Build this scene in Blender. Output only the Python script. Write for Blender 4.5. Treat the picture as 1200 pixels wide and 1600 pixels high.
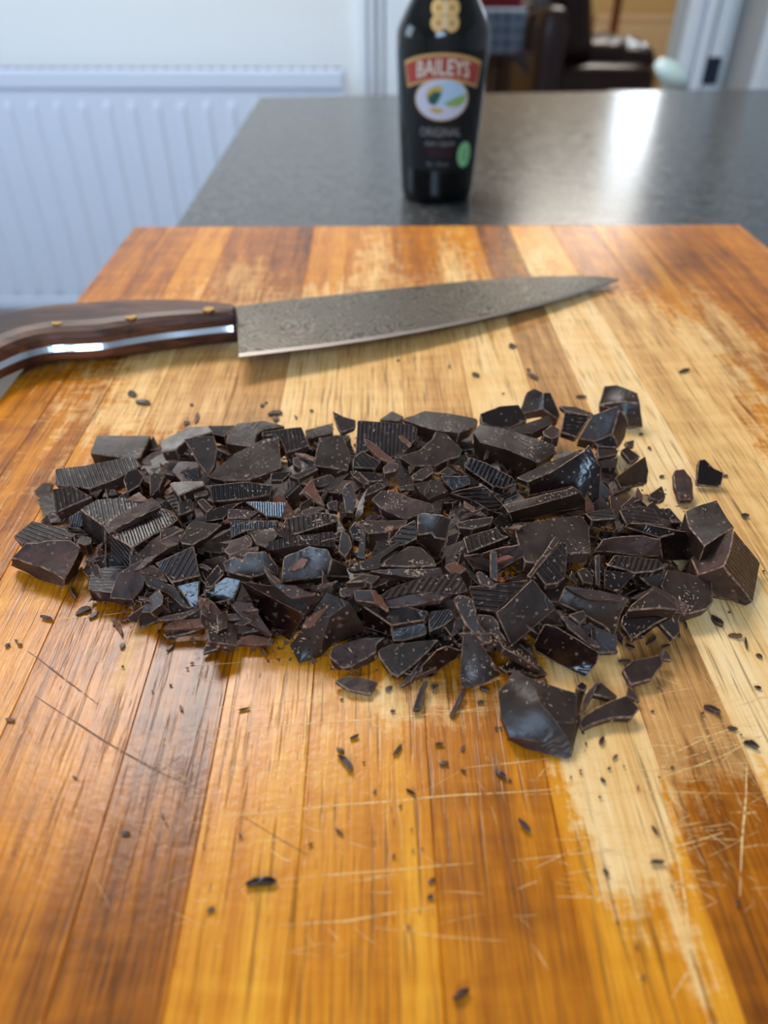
import bpy, bmesh, math, random
from mathutils import Vector, Matrix, Euler, noise
for o in list(bpy.data.objects): bpy.data.objects.remove(o)
SC = bpy.context.scene; COL = SC.collection
random.seed(7)
R = math.radians
# ------------------------------------------------------------------ camera, world, lights, exposure
ZW = 0.910            # worktop height above the floor
ZB = ZW + 0.035       # top of the cutting board
CAM = Vector((0, 0, ZB + 0.185)); PITCH = 38.5; YAW = -0.71
cd = bpy.data.cameras.new('camera'); cam = bpy.data.objects.new('camera', cd); COL.objects.link(cam)
cd.sensor_fit = 'VERTICAL'; cd.sensor_height = 36; cd.lens = 26; cd.clip_start = 0.01
cam.location = CAM; cam.rotation_euler = (R(90 - PITCH), 0, R(YAW)); SC.camera = cam
cd.dof.use_dof = True; cd.dof.focus_distance = 0.262; cd.dof.aperture_fstop = 7.6
w = bpy.data.worlds.new('world'); SC.world = w; w.use_nodes = True
w.node_tree.nodes['Background'].inputs[0].default_value = (0.55, 0.72, 1, 1)
w.node_tree.nodes['Background'].inputs[1].default_value = 0.35
def area(name, loc, target, sx, sy, power, col):
    d = bpy.data.lights.new(name, 'AREA'); d.shape = 'RECTANGLE'; d.size = sx; d.size_y = sy; d.energy = power; d.color = col
    o = bpy.data.objects.new(name, d); COL.objects.link(o); o.location = loc
    o.rotation_euler = (Vector(target) - Vector(loc)).to_track_quat('-Z', 'Y').to_euler(); return o
area('overhead_soft_light', (-0.45, 1.30, 2.36), (-0.2, 0.9, 0), 0.9, 0.6, 30, (1.0, 0.975, 0.94))  # added soft light under the closed ceiling, with no roof window above it
area('lounge_fill_light', (1.3, 4.7, 2.36), (1.3, 4.7, 0), 0.8, 0.8, 24, (1.0, 0.93, 0.82))  # added to brighten the lounge; no lamp is seen there
area('kitchen_window_light', (-0.35, -1.30, 1.90), (0.0, 0.35, 0.95), 0.85, 0.60, 22, (0.50, 0.72, 1.0))
area('side_window_light', (-1.95, 1.2, 1.6), (0.5, 1.6, 0.9), 0.9, 0.8, 11, (0.62, 0.80, 1.0))
area('lounge_window_light', (2.05, 6.34, 1.68), (1.2, 2.0, 0.9), 0.34, 0.95, 2.4, (0.86, 0.94, 1.0))
VS = SC.view_settings; VS.view_transform = 'Standard'; VS.look = 'None'; VS.gamma = 1; VS.use_curve_mapping = False; VS.exposure = 0.18
# ------------------------------------------------------------------ helpers
F = 26 / 36 * 1600
MR = Euler((R(90 - PITCH), 0, R(YAW))).to_matrix()
def ray(px, py): return MR @ Vector(((px - 600) / F, (800 - py) / F, -1))
def at(px, py, z=0.0):                       # point z metres above the board, measured off the photograph
    d = ray(px, py); t = (ZB + z - CAM.z) / d.z; return CAM + d * t
def atY(px, py, Y):                          # point at forward distance Y
    d = ray(px, py); return CAM + d * (Y / d.y)
def on_plane(px, py, p0, n):
    d = ray(px, py); return CAM + d * ((p0 - CAM).dot(n) / d.dot(n))
def link(name, me, mats=(), parent=None, loc=None):
    o = bpy.data.objects.new(name, me); COL.objects.link(o)
    for m in mats: me.materials.append(m)
    if loc is not None: o.location = loc
    if parent: o.parent = parent
    return o
def tag(o, label=None, cat=None, group=None, kind=None):
    if label: o['label'] = label
    if cat: o['category'] = cat
    if group: o['group'] = group
    if kind: o['kind'] = kind
    return o
def empty(name, loc, rz=0):
    o = bpy.data.objects.new(name, None); COL.objects.link(o); o.location = loc; o.rotation_euler = (0, 0, rz)
    o.empty_display_size = 0.02; return o
def finish(bm, name, mats, parent=None, loc=None, smooth=False, bev=0, seg=2):
    bmesh.ops.recalc_face_normals(bm, faces=bm.faces)
    me = bpy.data.meshes.new(name); bm.to_mesh(me); bm.free()
    if smooth:
        for p in me.polygons: p.use_smooth = True
    if not isinstance(mats, (list, tuple)): mats = [mats]
    o = link(name, me, mats, parent, loc)
    if bev:
        b = o.modifiers.new('bevel', 'BEVEL'); b.width = bev; b.segments = seg; b.limit_method = 'ANGLE'; b.harden_normals = False
    return o
def bx(bm, a, b):
    vs = [bm.verts.new((x, y, z)) for x in (a[0], b[0]) for y in (a[1], b[1]) for z in (a[2], b[2])]
    for f in ((0,1,3,2),(4,6,7,5),(0,4,5,1),(2,3,7,6),(0,2,6,4),(1,5,7,3)): bm.faces.new([vs[i] for i in f])
def box(name, a, b, mat, parent=None, bev=0, seg=2):
    c = Vector(((a[0]+b[0])/2, (a[1]+b[1])/2, min(a[2], b[2])))
    bm = bmesh.new(); bx(bm, Vector(a) - c, Vector(b) - c)
    return finish(bm, name, mat, parent, c if parent is None else c, bev=bev, seg=seg)
def prism(pts, z0, z1, bm):
    lo = [bm.verts.new((p[0], p[1], z0)) for p in pts]; hi = [bm.verts.new((p[0], p[1], z1)) for p in pts]; n = len(pts)
    bm.faces.new(lo[::-1]); bm.faces.new(hi)
    for i in range(n): bm.faces.new((lo[i], lo[(i+1) % n], hi[(i+1) % n], hi[i]))
# ------------------------------------------------------------------ materials
def lin(r, g, b):
    f = lambda c: (c/255/12.92) if c <= 10 else ((c/255 + .055)/1.055)**2.4
    return (f(r), f(g), f(b), 1)
class NT:
    def __init__(s, name):
        s.m = bpy.data.materials.new(name); s.m.use_nodes = True; s.t = s.m.node_tree; s.b = s.t.nodes['Principled BSDF']
    def n(s, typ, **kw):
        x = s.t.nodes.new(typ)
        for k, v in kw.items():
            if k.startswith('i_'):
                key = k[2:]; key = int(key) if key.isdigit() else key.replace('_', ' ')
                if isinstance(v, bpy.types.NodeSocket): s.t.links.new(v, x.inputs[key])
                else: x.inputs[key].default_value = v
            else: setattr(x, k, v)
        return x
    def set(s, key, v):
        if isinstance(v, bpy.types.NodeSocket): s.t.links.new(v, s.b.inputs[key])
        else: s.b.inputs[key].default_value = v
    def math(s, op, a, b=0.0, c=None, clamp=False):
        x = s.n('ShaderNodeMath', operation=op, i_0=a, i_1=b); x.use_clamp = clamp
        if c is not None: x.inputs[2].default_value = c
        return x.outputs[0]
    def mix(s, f, a, b, bl='MIX'):
        x = s.n('ShaderNodeMix', data_type='RGBA', blend_type=bl)
        for i, v in ((0, f), (6, a), (7, b)):
            if isinstance(v, bpy.types.NodeSocket): s.t.links.new(v, x.inputs[i])
            else: x.inputs[i].default_value = v
        return x.outputs[2]
    def ramp(s, v, lo, hi, a=0.0, b=1.0):
        return s.n('ShaderNodeMapRange', i_0=v, i_1=lo, i_2=hi, i_3=a, i_4=b).outputs[0]
    def pos(s, scale=(1,1,1)):
        g = s.n('ShaderNodeNewGeometry'); return s.n('ShaderNodeMapping', i_0=g.outputs['Position'], i_3=scale).outputs[0]
    def obj(s, scale=(1,1,1)):
        g = s.n('ShaderNodeTexCoord'); return s.n('ShaderNodeMapping', i_0=g.outputs['Object'], i_3=scale).outputs[0]
    def noise(s, vec, scale, detail=3, rough=.5, dist=0):
        return s.n('ShaderNodeTexNoise', i_Vector=vec, i_Scale=scale, i_Detail=detail, i_Roughness=rough, i_Distortion=dist).outputs[0]
    def bump(s, h, strength=.3, dist=.001, normal=None):
        x = s.n('ShaderNodeBump', i_Strength=strength, i_Distance=dist, i_Height=h)
        if normal: s.t.links.new(normal, x.inputs['Normal'])
        return x.outputs[0]
def simple(name, rgb, rough=.5, metal=0.0, var=.06, scale=20, coat=0, emit=0, bump=0):
    q = NT(name); c = lin(*rgb)
    nz = q.noise(q.obj(), scale, 3)
    q.set('Base Color', q.mix(nz, tuple(x*(1-var) for x in c[:3]) + (1,), tuple(min(1, x*(1+var)) for x in c[:3]) + (1,)))
    q.set('Roughness', rough); q.set('Metallic', metal); q.set('Coat Weight', coat)
    if bump: q.set('Normal', q.bump(nz, bump, .001))
    if emit: q.set('Emission Color', c); q.set('Emission Strength', emit)
    return q.m
def make_choc(name, base, hi, ridged=False, rough=(.30, .52), scuff=.35):
    q = NT(name); P = q.obj()
    n1 = q.noise(P, 90, 4, .6); n2 = q.noise(P, 600, 3, .6)
    col = q.mix(q.ramp(n1, .35, .7), lin(*base), lin(*hi))
    v = q.n('ShaderNodeTexVoronoi', i_Vector=P, i_Scale=480); v.inputs['Randomness'].default_value = 1
    sel = q.n('ShaderNodeSeparateColor', i_0=v.outputs['Color']).outputs[0]
    dot = q.math('MULTIPLY', q.math('LESS_THAN', v.outputs['Distance'], .26), q.math('GREATER_THAN', sel, .80))
    dot = q.math('MULTIPLY', dot, q.ramp(q.noise(P, 60, 2), .45, .58))
    sc = q.noise(q.obj((1, .25, 1)), 700, 3, .7, .6)
    sm = q.math('MULTIPLY', q.ramp(sc, .58, .72), q.ramp(q.noise(P, 130, 2), .5, .68, 0, scuff))
    m = q.math('MAXIMUM', dot, sm, clamp=True)
    h = q.math('ADD', q.math('MULTIPLY', n2, .25), q.math('MULTIPLY', n1, 1.0)); h = q.math('ADD', h, q.math('MULTIPLY', m, .8))
    cw = q.math('SINE', q.math('MULTIPLY', q.noise(P, 70, 2, .5, .4), 90.0))
    h = q.math('ADD', h, q.math('MULTIPLY', cw, q.ramp(q.noise(P, 45, 1), .48, .62, 0, .35)))
    nrm = q.bump(h, .45, .0006)
    if ridged:
        a = q.n('ShaderNodeAttribute', attribute_name='ridge').outputs['Fac']
        a = q.math('ADD', a, q.math('MULTIPLY', n1, .0006))
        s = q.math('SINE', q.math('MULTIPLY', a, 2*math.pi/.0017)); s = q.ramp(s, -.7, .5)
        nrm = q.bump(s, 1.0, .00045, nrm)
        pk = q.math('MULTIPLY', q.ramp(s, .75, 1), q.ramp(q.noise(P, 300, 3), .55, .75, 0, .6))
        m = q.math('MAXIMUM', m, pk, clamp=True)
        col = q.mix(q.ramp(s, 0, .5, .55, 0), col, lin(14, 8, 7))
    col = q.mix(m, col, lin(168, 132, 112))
    q.set('Base Color', col); q.set('Roughness', q.ramp(n1, .3, .7, *rough)); q.set('Normal', nrm); q.set('IOR', 1.45); q.set('Specular IOR Level', .5)
    return q.m
M = {}
M['choc'] = make_choc('chocolate_smooth', (42, 27, 20), (66, 47, 36))
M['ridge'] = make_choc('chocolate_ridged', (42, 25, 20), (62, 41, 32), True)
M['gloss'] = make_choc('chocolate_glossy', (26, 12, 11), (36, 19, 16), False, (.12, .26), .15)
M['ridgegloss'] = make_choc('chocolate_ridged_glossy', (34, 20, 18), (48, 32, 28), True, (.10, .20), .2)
M['rough'] = make_choc('chocolate_broken', (46, 28, 23), (92, 60, 48), False, (.45, .7), .9)
def edge_mat():
    q = NT('chocolate_scraped_edge'); P = q.obj(); n = q.noise(P, 500, 4, .7)
    q.set('Base Color', q.mix(q.ramp(n, .36, .66), lin(66, 43, 34), lin(178, 138, 110))); q.set('Roughness', .65)
    q.set('Normal', q.bump(n, .6, .0006)); return q.m
M['edge'] = edge_mat()
M['brown'] = make_choc('chocolate_thin_brown', (92, 50, 32), (124, 76, 54), False, (.4, .6), .6)
# ------------------------------------------------------------------ the room (setting)
M['wall'] = simple('painted_wall', (226, 230, 232), .6, var=.02, scale=3)
M['wallgrey'] = simple('grey_painted_wall', (176, 172, 168), .7, var=.03, scale=3)
M['tan'] = simple('tan_wall', (222, 188, 130), .7, var=.04, scale=3)
M['gloss_white'] = simple('white_gloss_paint', (226, 234, 242), .3, var=.02, scale=4)
M['rad'] = simple('radiator_enamel', (205, 216, 236), .35, var=.02, scale=4)
M['floor'] = simple('floor_laminate', (128, 118, 108), .5, var=.12, scale=6)
M['ceil'] = simple('ceiling_paint', (240, 238, 232), .8, var=.01, scale=3)
M['darkvinyl'] = simple('skirting_grey', (130, 142, 150), .5)
YW = 2.38                                       # back wall of the kitchen
def st(name, a, b, mat, **k):
    o = box(name, a, b, mat, **k); o['kind'] = 'structure'; return o
XL, XR = -2.1, 2.35
dl = atY(690, 60, YW).x; dr = atY(1068, 60, YW).x      # door opening, its left side behind the bottle
st('floor', (XL-.1, -1.8, -.05), (4.2, 6.5, 0), M['floor'])
st('ceiling', (XL-.1, -1.8, 2.40), (4.2, 6.5, 2.45), M['ceil'])
wb = empty('wall_back', (0, YW, 0)); wb['kind'] = 'structure'
def wl(name, a, b, mat): return box(name, Vector(a) - Vector((0, YW, 0)), Vector(b) - Vector((0, YW, 0)), mat, parent=wb)
wl('wall_panel', (XL, YW, 0), (dl, YW+.12, 2.4), M['wall'])
wl('wall_panel', (dr + .14, YW, 0), (XR, YW+.12, 2.4), M['wallgrey'])
wl('wall_panel', (dl, YW, 2.08), (dr + .14, YW+.12, 2.4), M['wall'])
st('wall_left', (XL-.1, -1.8, 0), (XL, YW+.12, 2.4), M['wall'])
st('wall_right', (XR, -1.8, 0), (XR+.1, YW+.12, 2.4), M['wall'])
st('wall_front', (XL-.1, -1.5, 0), (XR+.1, -1.4, 2.4), M['wall'])
# door casing: moulded white uprights either side of the opening
tx = atY(566, 60, YW).x
t = empty('trim_1', (tx, YW-.02, 0)); t['kind'] = 'structure'
for a, b, d in ((-.012, .012, .010), (.02, .034, .022), (.042, .056, .012), (.064, .16, .020)):
    box('moulding', (a, -d, 0), (b, .02, 2.1), M['gloss_white'], parent=t, bev=.003)
t = empty('trim_2', (dr, YW-.02, 0)); t['kind'] = 'structure'
for a, b, d in ((-.03, .0, -.03), (.0, .03, .012), (.036, .062, .024), (.068, .105, .018), (.105, .125, .008)):
    box('moulding', (a, -d, 0), (b, .05, 2.1), M['gloss_white'] if a >= 0 else M['wallgrey'], parent=t, bev=.004)
# white boarding further right
xr = atY(1188, 70, YW).x
st('trim_3', (xr, YW-.06, 0), (XR, YW-.001, 2.4), M['gloss_white'])
st('baseboard_back', (XL, YW-.018, 0), (dl, YW, .10), M['darkvinyl'])
# the lounge beyond the doorway
YF = 6.4
wf = empty('wall_lounge', (0, YF, 0)); wf['kind'] = 'structure'
wx0, wx1 = 1.84, 2.26
for a, b in (((-1.0, 0, 0), (wx0, .1, 2.4)), ((wx1, 0, 0), (4.2, .1, 2.4)), ((wx0, 0, 0), (wx1, .1, 1.15)), ((wx0, 0, 2.2), (wx1, .1, 2.4))):
    box('wall_panel', a, b, M['tan'], parent=wf)
hwd = (wx1-wx0)/2
w1 = empty('window_1', ((wx0+wx1)/2, YF, 1.15)); w1['kind'] = 'structure'
for a, b in (((-hwd, -.03, 0), (-hwd+.04, .06, 1.05)), ((hwd-.04, -.03, 0), (hwd, .06, 1.05)), ((-hwd, -.03, 0), (hwd, .06, .05)), ((-hwd, -.03, .50), (hwd, .06, .54)), ((-hwd, -.03, 1.0), (hwd, .06, 1.05))):
    box('window_frame', a, b, M['gloss_white'], parent=w1, bev=.004)
M['lit'] = simple('bright_daylight', (225, 238, 255), .5, emit=5.0)
st('sky_1', (wx0 - .3, YF+.3, .9), (wx1 + .3, YF+.32, 2.4), M['lit'])
st('wall_lounge_left', (-1.1, YW+.12, 0), (-1.0, YF, 2.4), M['tan'])
st('wall_lounge_right', (4.1, YW+.12, 0), (4.2, YF, 2.4), M['tan'])
# ------------------------------------------------------------------ kitchen radiator
def radiator(name, x0, x1, y, z0, z1, pitch, mat, depth=.06, amp=.0045, skew=0):
    r = empty(name, ((x0+x1)/2, y, z0)); L = x1 - x0; H = z1 - z0
    n = max(4, round(L/pitch)); bm = bmesh.new(); xs = []
    for i in range(n):
        for f, d in ((0, 0), (.34, 0), (.44, 1), (.60, 1), (.70, 0)): xs.append(((i + f)/n*L - L/2, -d*amp))
    xs.append((L/2, 0)); rows = []
    for z, k in ((.02, 0), (.04, 0), (.06, 1), (H-.09, 1), (H-.07, 0), (H-.03, 0)):
        rows.append([bm.verts.new((x, -depth/2 + d*k, z)) for x, d in xs])
    for a, b in zip(rows, rows[1:]):
        for i in range(len(a)-1): bm.faces.new((a[i], a[i+1], b[i+1], b[i]))
    back = [[bm.verts.new((x, -depth/2 + .01, z)) for x in (-L/2, L/2)] for z in (.02, H-.03)]
    bm.faces.new((back[0][0], back[1][0], back[1][1], back[0][1]))
    finish(bm, 'panel', mat, r)
    box('rear_panel', (-L/2, depth/2 - .008, .02), (L/2, depth/2, H-.03), mat, parent=r)
    box('bottom_rail', (-L/2, -depth/2-.003, 0), (L/2, -depth/2+.014, .035), mat, parent=r, bev=.003)
    g = box('top_grille', (-L/2-.004, -depth/2-.006, H-.045), (L/2+.004, depth/2+.004, H), mat, parent=r, bev=.006)
    bm = bmesh.new()
    k = int(L/.03)
    for i in range(k): 
        x = -L/2 + (i+.5)*L/k; bx(bm, (x-.010, -depth/2+.012, H), (x+.010, depth/2-.012, H+.0015))
    finish(bm, 'grille_slots', M['slot'], r)['kind'] = 'stuff'
    for s in (-1, 1):
        box('side_panel', (s*L/2 - .004, -depth/2-.004, .02), (s*L/2 + .004, depth/2+.002, H-.01), mat, parent=r, bev=.002)
    return r
M['slot'] = simple('grille_shadow_gap', (120, 130, 145), .6)
M['radtan'] = simple('cream_radiator_enamel', (240, 206, 160), .45, var=.03)
yr = YW - .09
zt = atY(300, 106, yr).z; zb = atY(100, 476, yr).z; x1 = atY(536, 105, yr).x
rk = radiator('panel_radiator', -1.9, x1, yr, zb, zt, .067, M['rad'])
rk.rotation_euler.z = R(-1.2)
for s_ in (-1, 1): box('supply_pipe', (s_*.7-.008, -.008, -rk.location.z), (s_*.7+.008, .008, .03), M['rad'], parent=rk)
tag(rk, 'long white ribbed panel radiator with bluish sheen on the kitchen wall left of the worktop', 'radiator')
yl = YF - .09
rl = radiator('panel_radiator', atY(930, 30, yl).x, atY(1075, 30, yl).x, yl, atY(1000, 92, yl).z, atY(1000, 22, yl).z, .075, M['radtan'])
for s_ in (-1, 1): box('supply_pipe', (s_*.28-.008, -.008, -rl.location.z), (s_*.28+.008, .008, .03), M['radtan'], parent=rl)
tag(rl, 'small cream ribbed radiator against the tan wall of the room beyond the doorway', 'radiator')
# ------------------------------------------------------------------ peninsula: cabinet and dark speckled worktop
def stone():
    q = NT('dark_speckled_laminate'); P = q.pos()
    a = q.noise(P, 55, 4, .6); b = q.noise(P, 340, 2, .6)
    c = q.mix(q.ramp(a, .35, .7), lin(52, 52, 52), lin(84, 83, 81)); c = q.mix(q.ramp(b, .56, .68), c, lin(112, 110, 106)); c = q.mix(q.ramp(b, .42, .34, 0, .8), c, lin(20, 20, 21))
    q.set('Base Color', c); q.set('Roughness', q.ramp(a, .3, .7, .19, .27)); q.set('IOR', 1.55); q.set('Normal', q.bump(q.noise(P, 220, 2), .06, .001)); return q.m
M['stone'] = stone(); M['cab'] = simple('cabinet_white', (205, 203, 198), .45, var=.02)
zwt = ZW - ZB
A = at(405, 151, zwt); B = at(1200, 138, zwt); Cc = at(275, 346, zwt)
m_edge = (A.y - B.y) / (A.x - B.x)
xw = (A.x + Cc.x) / 2
def yb(x): return A.y + m_edge * (x - A.x)
bm = bmesh.new()
prism([(xw, -.35), (1.25, -.35), (1.25, yb(1.25)), (xw, yb(xw))], ZW - .038, ZW, bm)
wt = finish(bm, 'worktop', M['stone'], bev=.004, seg=3)
tag(wt, 'dark grey speckled peninsula worktop under the cutting board and bottle', 'worktop')
cb = empty('base_cabinet', ((xw+1.25)/2, .4, 0))
def cbx(n, a, b, **k): return box(n, Vector(a) - cb.location, Vector(b) - cb.location, M['cab'], parent=cb, **k)
yk = min(yb(xw), yb(1.25)) - .03
cbx('carcass', (xw+.03, -.30, .12), (1.22, yk, ZW-.040)); cbx('plinth', (xw+.07, -.26, 0), (1.18, yk-.05, .118))
cbx('end_panel', (xw+.012, -.31, .02), (xw+.029, yk+.005, ZW-.040), bev=.001)
for i in range(3):
    a = xw + .04 + i*(1.17-xw)/3
    d = cbx('door', (a, yk+.001, .13), (a + (1.17-xw)/3 - .006, yk+.019, ZW-.05), bev=.002)
    h = box('handle', (.1, .012, .60), (.112, .04, .72), M['rad'], parent=d, bev=.003)
tag(cb, 'plain white base cabinet carrying the dark speckled worktop', 'cabinet')
# ------------------------------------------------------------------ things in the lounge
M['leather'] = simple('dark_brown_leather', (46, 30, 32), .28, var=.2, scale=14, bump=.3)
M['leather2'] = simple('leather_painted_purple_sheen', (62, 48, 56), .3, var=.2, scale=14, bump=.3)  # purple sheen of the armrests is put into the base colour
M['oak'] = simple('brown_wood_leg', (92, 72, 60), .5)
M['red'] = simple('dark_red_cloth', (138, 24, 38), .6)
M['orange'] = simple('orange_stained_wood', (176, 104, 36), .45)
M['navy'] = simple('navy_plastic', (24, 34, 52), .5)
M['glassy'] = simple('pale_green_glint', (225, 246, 240), .08, coat=1)  # near-white colour stands in for a bright glint
def cloth_mat():
    q = NT('blue_checked_cloth'); g = q.n('ShaderNodeTexCoord').outputs['Object']; s = q.n('ShaderNodeSeparateXYZ', i_0=g)
    def band(v): return q.ramp(q.math('SINE', q.math('MULTIPLY', v, 2*math.pi/.055)), -.2, .2)
    m = q.math('ADD', q.math('MULTIPLY', band(q.math('ADD', s.outputs[0], s.outputs[1])), .5), q.math('MULTIPLY', band(s.outputs[2]), .5))
    q.set('Base Color', q.mix(m, lin(92, 128, 176), lin(170, 192, 220))); q.set('Roughness', .8); return q.m
M['cloth'] = cloth_mat()
Yt = 4.5
c0 = atY(748, 20, Yt); c1 = atY(824, 20, Yt); ztab = atY(800, 16, Yt).z; zcl = atY(800, 84, Yt).z
tb = empty('dining_table', ((c0.x + c1.x)/2 - .25, Yt + .45, 0)); tl = tb.location
x0, x1 = c0.x - .5 - tl.x, c1.x - tl.x - .01
box('tabletop', (x0, -.44, ztab-.035), (x1, .44, ztab-.004), M['oak'], parent=tb, bev=.004)
lg = atY(797, 100, Yt+.06).x - tl.x
for xx in (x0 + .05, lg):
    for yy in (-.38, .36): box('leg', (xx-.03, yy-.03, 0), (xx+.03, yy+.03, ztab-.035), M['oak'], parent=tb, bev=.004)
tag(tb, 'wooden dining table in the far room, mostly under a blue cloth', 'table')
bm = bmesh.new(); n = 60; per = []
for k in range(n):                                           # draped skirt with folds
    s = k/n*4; e = int(s); f = s - e
    X0, X1, Y0, Y1 = x0-.012, x1+.012, -.452, .452
    per.append(((X0+(X1-X0)*f, Y0), (X1, Y0+(Y1-Y0)*f), (X1-(X1-X0)*f, Y1), (X0, Y1-(Y1-Y0)*f))[e])
cx, cy = (x0+x1)/2, 0; rings = []
for z, o_ in ((ztab, 0), (ztab-.03, .006), ((ztab+zcl)/2, .012), (zcl, .02)):
    rings.append([bm.verts.new((p[0] + (p[0]-cx)*o_*(1+.8*math.sin(i*1.9)), p[1] + (p[1]-cy)*o_*(1+.8*math.sin(i*1.9)), z)) for i, p in enumerate(per)])
for a, b in zip(rings, rings[1:]):
    for i in range(n): bm.faces.new((a[i], a[(i+1)%n], b[(i+1)%n], b[i]))
bm.faces.new(rings[0])
tc = finish(bm, 'tablecloth', M['cloth'], loc=tl, smooth=False)
so = tc.modifiers.new('thick', 'SOLIDIFY'); so.thickness = .002
tag(tc, 'blue and white checked tablecloth hanging from the table beyond the doorway', 'tablecloth')
rb = empty('folded_cloth', (atY(782, 8, Yt+.2).x, Yt+.22, ztab + .002))
for k in range(3): box('fold', (-.11+.004*k, -.1, .018*k), (.11-.006*k, .1, .018*k+.016), M['red'], parent=rb, bev=.007, seg=3)
tag(rb, 'dark red folded cloth lying on the checked tablecloth', 'cloth')
# leather recliner facing right, seen from the side
def cushion(name, a, b, mat, parent, r=.05, tilt=None, pleats=0):
    bm = bmesh.new(); bmesh.ops.create_cube(bm, size=2)
    bmesh.ops.subdivide_edges(bm, edges=bm.edges[:], cuts=9, use_grid_fill=True)
    c = (Vector(a)+Vector(b))/2; h = (Vector(b)-Vector(a))/2
    for v in bm.verts:
        p = v.co.copy(); q_ = Vector((max(-1+r/h.x, min(1-r/h.x, p.x)), max(-1+r/h.y, min(1-r/h.y, p.y)), max(-1+r/h.z, min(1-r/h.z, p.z))))
        d = Vector(((p.x-q_.x)*h.x, (p.y-q_.y)*h.y, (p.z-q_.z)*h.z))
        d = d.normalized()*r if d.length > 1e-6 else d
        v.co = Vector((q_.x*h.x, q_.y*h.y, q_.z*h.z)) + d
        v.co.z += .012*(1-p.x*p.x)*(1-p.y*p.y)*(1 if p.z > 0 else 0) * (1 + (1.5*math.sin(p.x*pleats) if pleats else 0))
        v.co += Vector(noise.noise_vector(v.co*9))*.006
        if tilt: v.co.x += -tilt*(v.co.z + h.z)
        v.co += c
    return finish(bm, name, mat, parent, smooth=True)
Yc = 3.55
def cp(px, py): p = atY(px, py, Yc); return p
rc = empty('recliner_armchair', (cp(940, 60).x, Yc+.35, 0)); rl0 = rc.location
X = lambda px, py=60: cp(px, py).x - rl0.x
Z = lambda py: cp(900, py).z
cushion('base', (X(842), -.32, .06), (X(1046), .34, Z(106)), M['leather'], rc, .05)
cushion('seat', (X(905), -.20, Z(118)), (X(1012), .22, Z(80)), M['leather'], rc, .05, pleats=14)
cushion('backrest', (X(885), -.24, Z(105)), (X(948), .26, Z(-60)), M['leather'], rc, .06, tilt=.20, pleats=5)
cushion('armrest', (X(838), -.40, .12), (X(885), -.23, Z(14)), M['leather2'], rc, .045)
cushion('armrest', (X(862), .24, .12), (X(960), .40, Z(40)), M['leather2'], rc, .05)
cushion('footrest', (X(985), -.20, Z(122)), (X(1052), .22, Z(84)), M['leather'], rc, .04, pleats=14)
box('foot', (X(850), -.28, 0), (X(850)+.08, -.18, .07), M['oak'], parent=rc)
box('foot', (X(1000), -.28, 0), (X(1000)+.08, -.18, .07), M['oak'], parent=rc)
tag(rc, 'dark brown leather recliner with footrest out, seen through the doorway', 'armchair')
sf = empty('dark_backdrop_sofa', (atY(790, 110, 5.35).x, 5.62, 0)); sx0 = atY(735, 110, 5.35).x - sf.location.x; sx1 = atY(868, 110, 5.35).x - sf.location.x  # sofa added to keep the space between the table legs dark
cushion('base', (sx0, -.1, .05), (sx1, .5, .42), M['leather'], sf, .05)
cushion('seat', (sx0+.12, -.12, .40), (sx1-.12, .42, .54), M['leather'], sf, .05)
cushion('backrest', (sx0, .36, .40), (sx1, .60, .74), M['leather'], sf, .06)
for s in (0, 1):
    a = sx0 if s == 0 else sx1 - .14
    cushion('armrest', (a, -.12, .10), (a+.14, .5, .62), M['leather'], sf, .05)
tag(sf, 'dark leather sofa mostly hidden behind the table with the checked cloth', 'sofa')
# wooden stand beside the recliner
p = atY(963, 20, 5.3)
ws = empty('wooden_stool', (p.x, 5.3, 0)); zz = p.z
box('post', (-.022, -.022, .04), (.022, .022, zz+.10), M['orange'], parent=ws, bev=.006)
box('top', (-.12, -.12, zz+.10), (.12, .12, zz+.13), M['orange'], parent=ws, bev=.008)
for k in range(4):
    o = box('leg', (-.016, -.016, 0), (.016, .20, .035), M['orange'], parent=ws, bev=.004); o.rotation_euler.z = k*math.pi/2
tag(ws, 'orange brown wooden pedestal stand behind the leather recliner', 'stand')
# small things near the right end of the opening
p = atY(1030, 128, 2.1); 
bm = bmesh.new(); bmesh.ops.create_uvsphere(bm, u_segments=24, v_segments=12, radius=.5)
for v in bm.verts: v.co = Vector((v.co.x*.105, v.co.y*.05, v.co.z*.05))
st_h = p.z - .012
bs = empty('side_table', (p.x, 2.02, 0))
box('top', (-.12, -.10, st_h-.03), (.12, .10, st_h-.008), M['oak'], parent=bs, bev=.003)
for sx in (-1, 1):
    for sy in (-1, 1): box('leg', (sx*.10-.012, sy*.08-.012, 0), (sx*.10+.012, sy*.08+.012, st_h-.03), M['oak'], parent=bs)
tag(bs, 'narrow brown side table hidden behind the far worktop edge at the doorway', 'table')
g = finish(bm, 'glint_oval', M['glassy'], loc=(p.x, 2.02, st_h + .040), smooth=True); g.rotation_euler = (0, R(28), 0)  # invented oval in place of a glint beyond the worktop
tag(g, 'small shiny pale green oval standing in for a glint just beyond the worktop edge', 'ornament')
p = atY(1113, 92, YW-.02)
sp = box('wall_speaker', (p.x-.018, YW-.045, atY(1113, 128, YW).z), (p.x+.018, YW-.002, atY(1113, 86, YW).z), M['navy'], bev=.003)
tag(sp, 'small upright navy blue box fixed to the grey wall right of the doorway', 'box')
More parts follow.
